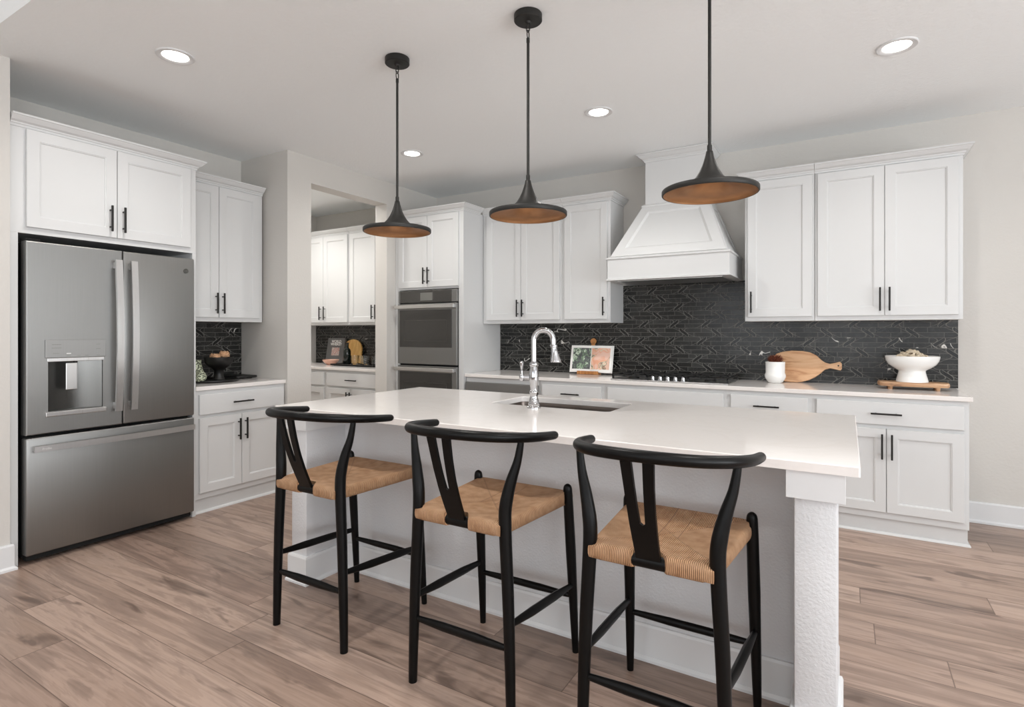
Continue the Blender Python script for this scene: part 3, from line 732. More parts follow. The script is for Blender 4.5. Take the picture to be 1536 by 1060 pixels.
G().box(px0, px1, -0.016, -0.0005, 0.817, 0.843, 0.003).done('drip_tray', M['steelh'], d1)
# curved inner wall of the recess
g = G(); r1 = []; 
arc = [(dx0+(dx1-dx0)*k/12.0, 0.012+0.042*math.sin(PI*k/12.0)) for k in range(13)]
g.rings([[(x, y, dz0+0.001) for x, y in arc], [(x, y, dz1-0.001) for x, y in arc]], False, False, False)
g.done('recess_liner', M['steeld'], d1, True, 60)
# bowed handles
def vhandle(x, parent):
    g = G(); n = 14; rs = []
    za, zb = 0.812, 1.742
    for k in range(n+1):
        s_ = k/n; z = za+(zb-za)*s_; bow = 0.022*math.sin(PI*s_); hw_ = 0.0185
        y = -0.048-bow
        rs.append([(x-hw_, y-0.006, z), (x+hw_, y-0.006, z), (x+hw_, y+0.010, z), (x-hw_, y+0.010, z)])
    g.rings(rs)
    for z in (0.845, 1.71): g.box(x-0.012, x+0.012, -0.052, 0.001, z-0.02, z+0.02, 0.003)
    g.done('handle', M['steelh'], parent, True, 40)
vhandle(gap-0.043, d1); vhandle(gap+0.043, d2)
g = G(); rs = []
for k in range(15):
    s_ = k/14; x = L+0.022+(R-L-0.044)*s_; y = -0.045-0.018*math.sin(PI*s_)
    rs.append([(x, y-0.006, 0.630), (x, y-0.006, 0.664), (x, y+0.010, 0.664), (x, y+0.010, 0.630)])
g.rings(rs)
for x in (L+0.05, R-0.05): g.box(x-0.02, x+0.02, -0.05, 0.001, 0.636, 0.658, 0.003)
h3 = g.done('handle', M['steelh'], d3, True, 40)
text('handle_lettering', 'Profile', 0.016, M['whitetext'], d3, (L+0.075, -0.0590, 0.647), (PI/2, 0, -0.06))
em = G().lathe([(0.0165, -0.0035), (0.0165, -0.0004)], (2.137-fc, 0, 1.716), 32, 'y').done('emblem', M['emblem'], d2)
g = G()
for k in range(32):
    pass
rs = []
for k in range(33):
    a = 2*PI*k/32
    rs.append([(2.137-fc+r*math.cos(a), y, 1.716+r*math.sin(a)) for r, y in ((0.0148, -0.0036), (0.0148, -0.0044), (0.0138, -0.0044), (0.0138, -0.0036))])
g.rings(rs, False, False); g.done('emblem_ring', M['graytext'], d2)
text('emblem_monogram', 'GE', 0.015, M['graytext'], d2, (2.137-fc, -0.0042, 1.716), (PI/2, 0, 0))

# ================================================================== ISLAND
t = thing('kitchen_island', 'white kitchen island base behind the three bar stools', 'kitchen island', (-1.26, 2.5, 0))
ox, oy = -1.26, 2.5
def ib(x0, x1, y0, y1, z0, z1, b=0.0): return G().box(x0-ox, x1-ox, y0-oy, y1-oy, z0, z1, b)
ib(-2.50, -0.038, 2.18, 2.40, 0, 0.8785).done('back_panel', M['island_wall'], t)
g = G(); g.box(-2.49-ox, -0.05-ox, 2.402-oy, 3.03-oy, 0.1, 0.55)
g.box(-2.49-ox, -1.73-ox, 2.402-oy, 3.03-oy, 0.55, 0.878); g.box(-0.95-ox, -0.05-ox, 2.402-oy, 3.03-oy, 0.55, 0.878)
g.box(-1.73-ox, -0.95-ox, 2.402-oy, 2.50-oy, 0.55, 0.878); g.box(-1.73-ox, -0.95-ox, 2.985-oy, 3.03-oy, 0.55, 0.878)
g.box(-2.48-ox, -0.06-ox, 2.402-oy, 2.96-oy, 0, 0.1)
g.done('cabinet_body', M['cab'], t)
for x0, x1, lab in ((-2.503, -2.387, 'l'), (-0.141, -0.025, 'r')):
    p = ib(x0, x1, 1.922, 2.182, 0, 0.8785, 0.006).done('post', M['island_wall'], t, True)
    G().box(x0-0.021-ox, x1+0.021-ox, 1.902-oy, 2.179-oy, 0.792, 0.8787, 0.001).done('post_cap', M['trim'], p)
BPI = [(0, 0), (0.024, 0), (0.024, 0.010), (0.016, 0.02), (0.014, 0.02), (0.014, 0.132), (0.010, 0.142), (0, 0.142)]
def path_rel(p): return [(x-ox, y-oy) for x, y in p]
G().sweep(path_rel([(-2.503, 2.18), (-2.503, 1.922), (-2.387, 1.922), (-2.387, 2.18), (-0.141, 2.18), (-0.141, 1.922), (-0.025, 1.922), (-0.025, 2.18)]), BPI).done('baseboard', M['trim'], t)
G().sweep(path_rel([(-0.038, 2.182), (-0.038, 2.40)]), BPI).done('baseboard', M['trim'], t)
# sink side fronts (they face the back counter)
for k in range(4):
    a = -2.47+k*0.6
    G().rings([[(x-ox, y-oy, z) for x, y, z in r] for r in (
        [(a, 3.03, 0.14), (a, 3.03, 0.85), (a+0.58, 3.03, 0.85), (a+0.58, 3.03, 0.14)],
        [(a, 3.048, 0.14), (a, 3.048, 0.85), (a+0.58, 3.048, 0.85), (a+0.58, 3.048, 0.14)],
        [(a+0.06, 3.048, 0.20), (a+0.06, 3.048, 0.79), (a+0.52, 3.048, 0.79), (a+0.52, 3.048, 0.20)],
        [(a+0.065, 3.040, 0.205), (a+0.065, 3.040, 0.785), (a+0.515, 3.040, 0.785), (a+0.515, 3.040, 0.205)])]).done('door', M['cab'], t)
# worktop with the sink cut-out
IX0, IX1, IY0, IY1 = -2.60, 0.033, 1.890, 3.061
SX0, SX1, SY0, SY1 = -1.685, -0.995, 2.572, 2.942
def rr(x0, x1, y0, y1, z, r=0.012, n=5):
    pts = []
    for cx, cy_, a0 in ((x1-r, y1-r, 0), (x0+r, y1-r, PI/2), (x0+r, y0+r, PI), (x1-r, y0+r, 1.5*PI)):
        for k in range(n+1):
            a = a0+PI/2*k/n; pts.append((cx+r*math.cos(a), cy_+r*math.sin(a), z))
    return pts
th = 0.030
g = G()
g.rings([rr(SX0, SX1, SY0, SY1, ZK-th, 0.03), rr(IX0, IX1, IY0, IY1, ZK-th, 0.006), rr(IX0, IX1, IY0, IY1, ZK-0.003, 0.006), rr(IX0+0.003, IX1-0.003, IY0+0.003, IY1-0.003, ZK, 0.006),
         rr(SX0-0.002, SX1+0.002, SY0-0.002, SY1+0.002, ZK, 0.03), rr(SX0, SX1, SY0, SY1, ZK-0.003, 0.03), rr(SX0, SX1, SY0, SY1, ZK-th, 0.03)], False, False)
tag(g.done('island_countertop', M['quartz'], None), 'large light quartz slab on top of the kitchen island', 'countertop')
g = G()
g.rings([rr(SX0-0.02, SX1+0.02, SY0-0.02, SY1+0.02, ZK-th-0.0015, 0.03), rr(SX0-0.003, SX1+0.003, SY0-0.003, SY1+0.003, ZK-th-0.0015, 0.03),
         rr(SX0, SX1, SY0, SY1, ZK-th-0.02, 0.03), rr(SX0+0.005, SX1-0.005, SY0+0.005, SY1-0.005, 0.68, 0.03), rr(SX0+0.03, SX1-0.03, SY0+0.03, SY1-0.03, 0.665, 0.03)], False, True)
t = thing('kitchen_sink', 'undermount stainless sink set in the island top', 'sink', ((SX0+SX1)/2, (SY0+SY1)/2, 0.66))
o = g.done('basin', M['steels'], t, True); o.data.transform(Matrix.Translation((-(SX0+SX1)/2, -(SY0+SY1)/2, -0.66)))
G().lathe([(0.04, 0.006), (0.04, 0.009), (0.03, 0.009), (0.02, 0.004)], (0, 0, 0), 24).done('drain', M['chrome'], t, True)

# faucet
t = thing('kitchen_faucet', 'polished chrome gooseneck faucet on the island beside the sink', 'faucet', (-1.375, 2.510, ZK))
G().lathe([(0.036, 0.0), (0.036, 0.006), (0.031, 0.010), (0.029, 0.016), (0.031, 0.022), (0.026, 0.030), (0.021, 0.055), (0.020, 0.072), (0.023, 0.077), (0.024, 0.082), (0.023, 0.087), (0.019, 0.092),
           (0.0195, 0.11), (0.024, 0.135), (0.026, 0.155), (0.025, 0.175), (0.021, 0.200), (0.019, 0.212), (0.0225, 0.217), (0.0235, 0.223), (0.0225, 0.229), (0.0165, 0.233), (0.0155, 0.24)], seg=32).done('body', M['chrome'], t, True)
dirx, diry = 0.86, 0.51     # spout turned toward the sink
sp = []
Rr = 0.049
for z in (0.235, 0.28, 0.32, 0.35): sp.append((0, 0, z))
for k in range(1, 13):
    a = PI*k/12*0.97; d = Rr*(1-math.cos(a)); sp.append((d*dirx, d*diry, 0.35+Rr*math.sin(a)*0.98))
ex, ey, ez = sp[-1]
sp.append((ex+0.002, ey+0.001, ez-0.03))
G().tube(sp, [0.0148]*(len(sp)), 20).done('spout', M['chrome'], t, True)
g = G(); prof = [(0.0155, 0.0), (0.019, -0.004), (0.019, -0.010), (0.0155, -0.014), (0.016, -0.028), (0.0205, -0.055), (0.0275, -0.080), (0.029, -0.086), (0.0275, -0.090), (0.022, -0.090)]
bx_, by_, bz_ = sp[-1]
g.rings([[(bx_+0.15*-h*dirx+r*math.cos(2*PI*k/28), by_+0.15*-h*diry+r*math.sin(2*PI*k/28), bz_+h) for k in range(28)] for r, h in prof])
g.done('spray_head', M['chrome'], t, True)
g = G().tube([(-0.02, -0.005, 0.158), (-0.055, -0.014, 0.158)], [0.011, 0.011], 16)
g.lathe([(0.010, 0.138), (0.014, 0.146), (0.014, 0.168), (0.009, 0.176)], (-0.062, -0.016, 0), 18)
g.tube([(-0.062, -0.016, 0.172), (-0.063, -0.016, 0.195), (-0.063, -0.016, 0.215), (-0.063, -0.016, 0.232), (-0.063, -0.016, 0.240)], [0.005, 0.005, 0.009, 0.0105, 0.004], 14, smooth=3)
g.done('lever_handle', M['chrome'], t, True)

# ================================================================== COOKTOP
t = thing('gas_cooktop', 'gas cooktop with dark cast-iron grates set in the back counter', 'cooktop', (hc, 4.60, ZK))
cw, cd = 0.457, 0.25
G().box(-cw, cw, -cd, cd, 0.0, 0.008, 0.003).done('tray', M['steelh'], t)
for gx, gw in ((-0.305, 0.148), (0.0, 0.148), (0.305, 0.148)):
    g = G(); b = 0.006; y0 = -cd+0.03 if abs(gx) > 0.1 else -cd+0.11
    z0, z1 = 0.030, 0.042
    for x in (gx-gw, gx-gw/3, gx+gw/3, gx+gw-0.012): g.box(x, x+0.012, y0, cd-0.02, z0, z1, 0.002)
    for y in (y0, (y0+cd-0.02)/2, cd-0.032): g.box(gx-gw, gx+gw, y, y+0.012, z0, z1, 0.002)
    for x in (gx-gw, gx+gw-0.014):
        for y in (y0, cd-0.034): g.box(x, x+0.014, y, y+0.014, 0.008, z0)
    g.done('grate', M['castiron'], t)
for x, y in ((-0.305, -0.11), (-0.305, 0.12), (0.0, 0.04), (0.305, -0.11), (0.305, 0.12)):
    G().lathe([(0.045, 0.008), (0.045, 0.016), (0.036, 0.020), (0.036, 0.027), (0.01, 0.028)], (x, y, 0), 24).done('burner', M['castiron'], t, True)
for k in range(5):
    x = -0.12+k*0.06
    g = G().lathe([(0.021, 0.008), (0.021, 0.013), (0.016, 0.015), (0.015, 0.034), (0.012, 0.037)], (x, -cd+0.055, 0), 20)
    g.box(x-0.004, x+0.004, -cd+0.037, -cd+0.073, 0.034, 0.041, 0.001)
    g.done('knob', M['chrome'], t, True)

# ================================================================== PENDANTS
def pendant(label, x, y, first=None):
    if first is not None:
        o = copy_tree(first); o.location = (x, y, ZC); o['label'] = label; return o
    t = thing('pendant_light', label, 'pendant light', (x, y, ZC), 0, 'pendant lights over the island')
    G().lathe([(0.064, 0.0), (0.066, -0.003), (0.066, -0.030), (0.062, -0.034), (0.016, -0.036), (0.012, -0.044)], seg=36).done('ceiling_canopy', M['pendant_out'], t, True)
    g = G()
    for k, (z, rot) in enumerate(((-0.062, 0), (-0.094, PI/2))):
        pts = []
        for i in range(17):
            a = 2*PI*i/16; lx = 0.0095*math.cos(a); lz = 0.021*math.sin(a)
            pts.append((lx*math.cos(rot), lx*math.sin(rot), z+lz))
        g.tube(pts, 0.0026, 8, cap=False)
    g.done('chain_link', M['pendant_out'], t, True)
    G().tube([(0, 0, -0.112), (0, 0, -0.132), (0, 0, -0.134), (0, 0, -0.770)], [0.008, 0.008, 0.0065, 0.0065], 14).done('rod', M['pendant_out'], t, True)
    z0 = -0.935   # rim bottom relative to ceiling
    out = [(0.0085, -0.755), (0.0095, -0.758), (0.0095, -0.778), (0.013, -0.780), (0.016, -0.795), (0.021, -0.813), (0.029, -0.836), (0.040, -0.860), (0.054, -0.882), (0.072, -0.901), (0.094, -0.914), (0.125, -0.922), (0.172, -0.9265), (0.1805, -0.928), (0.183, -0.932), (0.183, -0.946), (0.181, -0.949), (0.177, -0.949)]
    inn_ = [(0.177, -0.949), (0.174, -0.940), (0.170, -0.935), (0.12, -0.930), (0.09, -0.922), (0.068, -0.910), (0.05, -0.892), (0.036, -0.870), (0.02, -0.85), (0.0, -0.848)]
    G().lathe(out, seg=64, cap=False).done('shade', M['pendant_out'], t, True, 50)
    G().lathe(inn_, seg=64, cap=False).done('shade_lining', M['pendant_in'], t, True, 60)
    G().lathe([(0.0, -0.868), (0.022, -0.872), (0.03, -0.884), (0.03, -0.892), (0.0, -0.898)][::-1], seg=24, cap=False).done('lamp_lens', M['copperglass'], t, True)
    return t
M['copperglass'] = emis('warm_pendant_lens', (1.0, 0.66, 0.40, 1), 0.12)
M['copperglass'].node_tree.nodes['Principled BSDF'].inputs['Base Color'].default_value = srgb(200, 150, 110)
p1 = pendant('black metal pendant with copper inside hanging over the left end of the island', -2.105, 2.292)
pendant('black metal pendant with copper inside hanging above the faucet, middle of the three', -1.287, 2.292, p1)
pendant('nearest black metal pendant with copper inside, hanging before the range hood', -0.466, 2.292, p1)

# downlights
def downlight(label, x, y, energy=50):
    t = thing('recessed_downlight', label, 'ceiling light', (x, y, ZC), 0, 'recessed ceiling downlights')
    G().lathe([(0.094, 0.0), (0.094, -0.004), (0.090, -0.007), (0.070, -0.006), (0.064, -0.0015), (0.064, 0.0)], seg=40, cap=False).done('trim_ring', M['trim'], t, True)
    G().lathe([(0.064, -0.002), (0.0, -0.0025)], seg=32, cap=False).done('lens', M['lampglow'], t)
    l = bpy.data.lights.new('downlight_lamp', 'SPOT'); l.energy = energy; l.color = (1, 0.97, 0.93); l.spot_size = math.radians(160); l.spot_blend = 1.0; l.shadow_soft_size = 0.06
    o = bpy.data.objects.new('downlight_lamp', l); C.objects.link(o); o.parent = t; o.location = (0, 0, -0.012)
    return t
downlight('lit recessed ceiling light above the refrigerator, nearest the left wall', -3.115, 1.655)
downlight('lit recessed ceiling light in front of the double wall oven', -3.117, 3.573)
downlight('lit recessed ceiling light in front of the range hood, between two pendants', -1.446, 3.553)
downlight('lit recessed ceiling light at the upper right, before the right-hand wall cabinets', 0.222, 3.535)
for x, y, lab in ((-5.35, 3.95, 'recessed ceiling light in the pantry near its far wall'), (-4.55, 3.75, 'recessed ceiling light in the pantry just behind the wall opening')):
    downlight(lab, x, y, 75)  # unseen lamps added to brighten the dark pantry
downlight('recessed ceiling light above the middle stool, outside the picture', -1.446, 1.655)
downlight('recessed ceiling light above the right end of the island, outside the picture', 0.222, 1.655)
for i, (x, y) in enumerate(((-2.6, -0.4), (0.2, -0.4), (2.6, -0.4), (-2.6, -2.8), (0.2, -2.8), (2.6, -2.8))):  # unseen lamps added to light the near side from above
    o = downlight(['ceiling light of the living area nearest the refrigerator wall', 'ceiling light of the living area right above the viewpoint', 'ceiling light of the living area nearest the right windows',
                   'ceiling light at the rear left of the living area', 'ceiling light at the rear middle of the living area', 'ceiling light at the rear right of the living area'][i], x, y)
    o.location.z = ZG

# ================================================================== STOOLS
def make_stool():
    t = thing('bar_stool', '', 'bar stool', (0, 0, 0), 0, 'black wishbone bar stools at the island')
    S = M['stool']
    for s in (-1, 1):
        G().tube([(s*0.213, -0.240, 0.0), (s*0.208, -0.239, 0.2), (s*0.200, -0.238, 0.42), (s*0.191, -0.237, 0.58), (s*0.187, -0.236, 0.68), (s*0.192, -0.233, 0.735), (s*0.206, -0.226, 0.80), (s*0.224, -0.216, 0.865), (s*0.235, -0.210, 0.936)],
                 [0.0158, 0.0185, 0.0205, 0.0215, 0.0222, 0.0218, 0.0185, 0.0140, 0.0105], 16, smooth=4).done('rear_leg', S, t, True)
        G().tube([(s*0.226, 0.246, 0.0), (s*0.223, 0.236, 0.16), (s*0.219, 0.216, 0.42), (s*0.216, 0.198, 0.62), (s*0.2155, 0.194, 0.672), (s*0.2155, 0.193, 0.686), (s*0.2155, 0.193, 0.693)],
                 [0.0125, 0.0165, 0.0205, 0.0195, 0.0180, 0.0135, 0.004], 16, smooth=3).done('front_leg', S, t, True)
        G().tube([(s*0.205, -0.238, 0.318), (s*0.211, -0.09, 0.305), (s*0.217, 0.08, 0.292), (s*0.222, 0.224, 0.279)], [0.008, 0.0135, 0.0135, 0.008], 12, flat=1.25, smooth=4).done('side_stretcher', S, t, True)
    G().tube([(-0.205, -0.239, 0.240), (-0.07, -0.239, 0.240), (0.07, -0.239, 0.240), (0.205, -0.239, 0.240)], [0.008, 0.0135, 0.0135, 0.008], 12, flat=1.2, smooth=4).done('rear_stretcher', S, t, True)
    G().tube([(-0.221, 0.228, 0.234), (-0.07, 0.228, 0.234), (0.07, 0.228, 0.234), (0.221, 0.228, 0.234)], [0.008, 0.0125, 0.0125, 0.008], 12, flat=1.2, smooth=4).done('front_stretcher', S, t, True)
    G().tube([(-0.165, -0.243, 0.634), (0.165, -0.243, 0.634)], [0.016, 0.016], 14, flat=1.25).done('rear_seat_rail', S, t, True)
    # woven seat: top surface, rolled edge, underside
    g = G(); n = 14
    def outline(s_, z, k=1.0, notch=True):
        pts = []
        fb, ff = 0.184, 0.226    # half widths at back and front
        yb_, yf_ = -0.263, 0.222
        def P(u, v):
            y = yb_+(yf_-yb_)*(v*0.5+0.5); hw_ = fb+(ff-fb)*(v*0.5+0.5); return (u*hw_*k, -0.02+(y+0.02)*k, z)
        for i in range(n): pts.append(P((-1+2*i/n)*s_, -s_))
        for i in range(n): pts.append(P(s_, (-1+2*i/n)*s_))
        for i in range(n): pts.append(P((1-2*i/n)*s_, s_))
        for i in range(n): pts.append(P(-s_, (1-2*i/n)*s_))
        return pts
    rs = []
    for s_, z in ((0.02, 0.648), (0.25, 0.648), (0.5, 0.6505), (0.72, 0.655), (0.86, 0.660), (0.94, 0.6615), (0.975, 0.658), (0.995, 0.650), (1.0, 0.640), (0.998, 0.628), (0.985, 0.617), (0.95, 0.611), (0.8, 0.612), (0.4, 0.62), (0.02, 0.622)):
        rs.append(outline(s_, z))
    # pull the four corners in around the posts
    for r in rs:
        for i, p in enumerate(r):
            x, y, z = p
            for cx_, cy2, rad in ((-0.187, -0.237, 0.019), (0.187, -0.237, 0.019), (-0.2155, 0.196, 0.014), (0.2155, 0.196, 0.014)):
                d = math.hypot(x-cx_, y-cy2)
                if d < rad+0.004:
                    vx, vy = -cx_, -cy2-0.02; l_ = math.hypot(vx, vy)
                    x = cx_+vx/l_*(rad); y = cy2+vy/l_*(rad)
            r[i] = (x, y, z)
    # gap at the middle of the back edge where the splat stands
    for r in rs:
        for i, p in enumerate(r):
            if abs(p[0]) < 0.045 and p[1] < -0.225:
                r[i] = (p[0], -0.222, p[2])
    g.rings(rs)
    g.done('woven_seat', M['rush'], t, True, 50)
    # wishbone splat
    L_ = 0.315
    def sp_pt(x, s_, th):
        z = 0.632+0.322*s_; y = -0.246-0.112*s_-0.012*math.sin(PI*s_)
        return (x, y+th, z)
    ss = [0, 0.08, 0.2, 0.32, 0.385, 0.405, 0.5, 0.6, 0.75, 0.9, 1.0]
    outer = [0.036, 0.036, 0.037, 0.038, 0.0388, 0.039, 0.0395, 0.041, 0.043, 0.046, 0.0485]
    inner = [None, None, None, None, 0.0, 0.0075, 0.0095, 0.011, 0.013, 0.015, 0.0165]
    g = G()
    A = [(-outer[i], ss[i]) for i in range(len(ss))]+[(-inner[i], ss[i]) for i in range(len(ss)-1, 4, -1)]+[(0.0, 0.40)]+[(inner[i], ss[i]) for i in range(5, len(ss))]+[(outer[i], ss[i]) for i in range(len(ss)-1, -1, -1)]
    # build as quads: solid lower blade plus two arms
    def blade(xa, xb, idx):
        rs = []
        for i in idx:
            a_, b_ = xa(i), xb(i)
            rs.append([sp_pt(a_, ss[i], -0.006), sp_pt(b_, ss[i], -0.006), sp_pt(b_, ss[i], 0.006), sp_pt(a_, ss[i], 0.006)])
        g.rings(rs)
    blade(lambda i: -outer[i], lambda i: outer[i], range(0, 5))
    blade(lambda i: -outer[i], lambda i: -(inner[i] or 0.0), range(4, 11))
    blade(lambda i: (inner[i] or 0.0), lambda i: outer[i], range(4, 11))
    g.done('splat', S, t)
    # curved top rail
    pts = [(-0.268, -0.022, 0.927), (-0.2695, -0.030, 0.9275), (-0.270, -0.05, 0.929), (-0.264, -0.12, 0.935), (-0.246, -0.190, 0.942), (-0.213, -0.255, 0.949), (-0.162, -0.310, 0.955), (-0.088, -0.348, 0.960), (0, -0.361, 0.962)]
    pts = pts+[(-x, y, z) for x, y, z in pts[-2::-1]]
    rad = [0.009, 0.0148, 0.0160, 0.0170, 0.0180, 0.0185, 0.0185, 0.0185, 0.0185]; rad = rad+rad[-2::-1]
    G().tube(pts, rad, 18, smooth=4, flat=0.95).done('top_rail', S, t, True, 60)
    return t
st = make_stool()
for i, (x, y, rz, lab) in enumerate(((-1.962, 1.832, 0.0, 'black wishbone bar stool with woven seat, farthest from the camera, before the left island post'),
                                     (-1.172, 1.832, 0.0, 'black wishbone bar stool with woven seat, between the two other stools'),
                                     (-0.490, 1.832, 0.0, 'black wishbone bar stool with woven seat, nearest the right island post'))):
    o = st if i == 0 else copy_tree(st)
    o.location = (x, y, 0); o.rotation_euler = (0, 0, rz); o['label'] = lab

# ================================================================== THINGS ON THE BACK COUNTER
# cookbook stand
T = 0.22   # backward lean
t = thing('cookbook_stand', 'small wooden easel with round handle holding the open cookbook', 'book stand', (-2.035, 4.80, ZK), 0.0)
lean = lambda x, y, z: (x, y*math.cos(T)+z*math.sin(T), z*math.cos(T)-y*math.sin(T))
def leaned(o, piv=(0, 0, 0)):
    o.data.transform(Matrix.Translation(piv) @ Matrix.Rotation(-T, 4, 'X') @ Matrix.Translation((-piv[0], -piv[1], -piv[2])))
    return o
g = G().box(-0.10, 0.10, 0.0, 0.012, 0.0, 0.262, 0.004); g.box(-0.018, 0.018, 0.0, 0.012, 0.26, 0.30, 0.003); g.lathe([(0.028, 0.0), (0.028, 0.012)], (0, 0, 0.312), 24, 'y')
leaned(g.done('back_board', M['standwood'], t, True))
G().box(-0.115, 0.095, -0.045, 0.004, 0.001, 0.012, 0.003).box(-0.115, 0.095, -0.050, -0.040, 0.001, 0.032, 0.003).done('ledge', M['standwood'], t)
bk = thing('open_cookbook', 'open cookbook showing food photographs on the wooden stand', 'book', (-2.035, 4.80, ZK+0.0135), 0.0)
def page(side):
    g = G(); n = 8; rs = []
    for i in range(n+1):
        s_ = i/n; x = side*0.205*s_; y = -0.014-0.012*math.sin(PI*min(1, s_*1.1))*0.9-0.001
        rs.append([(x, y, 0.002), (x, y, 0.252), (x, -0.003-0.004*(1-s_), 0.252), (x, -0.003-0.004*(1-s_), 0.002)])
    g.rings(rs); return g
for side, pm, nme in ((-1, 'picL', 'left_page'), (1, 'picR', 'right_page')):
    pg = leaned(page(side).done(nme, M['paper'], bk, True, 50))
    g = G(); n = 8; rs = []
    m0 = 0.03 if side < 0 else 0.004; m1 = 0.185
    m0 = 0.003
    for i in range(n+1):
        x_ = m0+(m1-m0)*i/n; s_ = x_/0.205
        y = -0.0146-0.012*math.sin(PI*min(1, s_*1.1))*0.9-0.001
        rs.append([(side*x_, y, 0.03), (side*x_, y, 0.228), (side*x_, y+0.0004, 0.228), (side*x_, y+0.0004, 0.03)])
    g.rings(rs); leaned(g.done('printed_photo', M[pm], pg, True, 50))
leaned(G().box(-0.212, 0.212, -0.0028, -0.0008, 0.0, 0.256, 0.0005).done('cover', M['paper'], bk))

# white pot with pine cone
t = thing('white_pot', 'small white ceramic pot in front of the wooden board', 'pot', (-0.475, 4.725, ZK))
prof = [(0.0, 0.0), (0.042, 0.0), (0.052, 0.006), (0.068, 0.030), (0.075, 0.050), (0.074, 0.064), (0.068, 0.078), (0.069, 0.13), (0.070, 0.160), (0.068, 0.162), (0.065, 0.160), (0.063, 0.08), (0.05, 0.02), (0.0, 0.015)]
G().lathe(prof, seg=40, cap=False).done('vessel', M['ceramic'], t, True, 40)
t = thing('pine_cone', 'brown pine cone resting in the small white pot', 'pine cone', (-0.475, 4.725, ZK+0.138))
g = G(); g.lathe([(0.0, -0.02), (0.03, 0.0), (0.034, 0.03), (0.024, 0.055), (0.0, 0.07)], seg=16, cap=False)
for k in range(90):
    a = k*2.39996; f = k/90; z = 0.01+0.050*f; r = 0.030+0.026*math.sin(PI*(0.25+0.7*f))
    ca, sa = math.cos(a), math.sin(a); w_ = 0.008
    tip = (ca*(r+0.006), sa*(r+0.006), z+0.022); b0 = (ca*r*0.5-sa*w_, sa*r*0.5+ca*w_, z); b1 = (ca*r*0.5+sa*w_, sa*r*0.5-ca*w_, z); b2 = (ca*r*0.5, sa*r*0.5, z-0.009)
    vs = [g.bm.verts.new(p) for p in (tip, b0, b1, b2)]
    for f3 in ((0, 1, 2), (0, 2, 3), (0, 3, 1), (1, 3, 2)): g.bm.faces.new([vs[i] for i in f3])
g.done('scales', M['cone'], t)

# fish-shaped board leaning on the backsplash
t = thing('cutting_board', 'large pale wooden cutting board shaped like a fish, leaning on the tiles', 'cutting board', (-0.275, 4.835, ZK))
TB = 0.2
out = [(-0.245, 0.145), (-0.235, 0.185), (-0.205, 0.222), (-0.16, 0.238), (-0.10, 0.248), (-0.02, 0.246), (0.03, 0.236), (0.075, 0.212), (0.105, 0.180), (0.130, 0.160), (0.165, 0.150), (0.205, 0.160), (0.228, 0.168), (0.240, 0.155), (0.241, 0.118), (0.232, 0.104), (0.205, 0.110), (0.165, 0.118), (0.130, 0.106), (0.100, 0.075), (0.065, 0.045), (0.02, 0.020), (-0.03, 0.004), (-0.08, 0.0), (-0.14, 0.004), (-0.19, 0.025), (-0.225, 0.065), (-0.243, 0.105)]
g = G()
cx0 = sum(p[0] for p in out)/len(out); cz0 = sum(p[1] for p in out)/len(out)
sh = lambda k: [(cx0+(x-cx0)*k, cz0+(z-cz0)*k) for x, z in out]
g.rings([[(x, 0.012, z) for x, z in sh(0.975)], [(x, 0.009, z) for x, z in sh(1)], [(x, -0.006, z) for x, z in sh(1)], [(x, -0.009, z) for x, z in sh(0.975)]])
o = g.done('board', M['boardwood'], t, True, 40); o.data.transform(Matrix.Rotation(-TB, 4, 'X'))
o = G().lathe([(0.006, -0.0098), (0.006, -0.0086)], (0.218, 0, 0.137), 14, 'y').done('hanging_hole', M['void'], t); o.data.transform(Matrix.Rotation(-TB, 4, 'X'))

# wood riser with the footed bowl
t = thing('wood_riser', 'live-edge wooden riser with small feet under the white footed bowl', 'riser', (0.382, 4.66, ZK), 0.0)
pts = []
for k in range(28):
    a = 2*PI*k/28; ex_ = 0.200*(abs(math.cos(a))**0.35)*(1 if math.cos(a) > 0 else -1); ey_ = 0.088*(abs(math.sin(a))**0.5)*(1 if math.sin(a) > 0 else -1)
    pts.append((ex_+random.uniform(-.004, .004), ey_+random.uniform(-.004, .004)))
g = G(); g.rings([[(x*0.975, y*0.96, 0.022) for x, y in pts], [(x, y, 0.028) for x, y in pts], [(x, y, 0.043) for x, y in pts], [(x*0.98, y*0.97, 0.050) for x, y in pts]])
g.done('slab', M['riserwood'], t, True, 40)
for x in (-0.13, 0.13):
    for y in (-0.055, 0.05): G().lathe([(0.012, 0.0), (0.016, 0.024)], (x, y, 0), 14).done('foot', M['riserwood'], t, True)
t = thing('footed_bowl', 'large white ceramic footed bowl on the wooden riser', 'bowl', (0.378, 4.67, ZK+0.0508))
prof = [(0.0, 0.012), (0.06, 0.012), (0.085, 0.0), (0.092, 0.0), (0.092, 0.006), (0.086, 0.030), (0.078, 0.060), (0.076, 0.072), (0.080, 0.080), (0.105, 0.094), (0.135, 0.118), (0.150, 0.145), (0.155, 0.168), (0.155, 0.175), (0.150, 0.176), (0.144, 0.150), (0.12, 0.115), (0.07, 0.092), (0.0, 0.090)]
G().lathe(prof, seg=56, cap=False).done('vessel', M['ceramic'], t, True, 40)
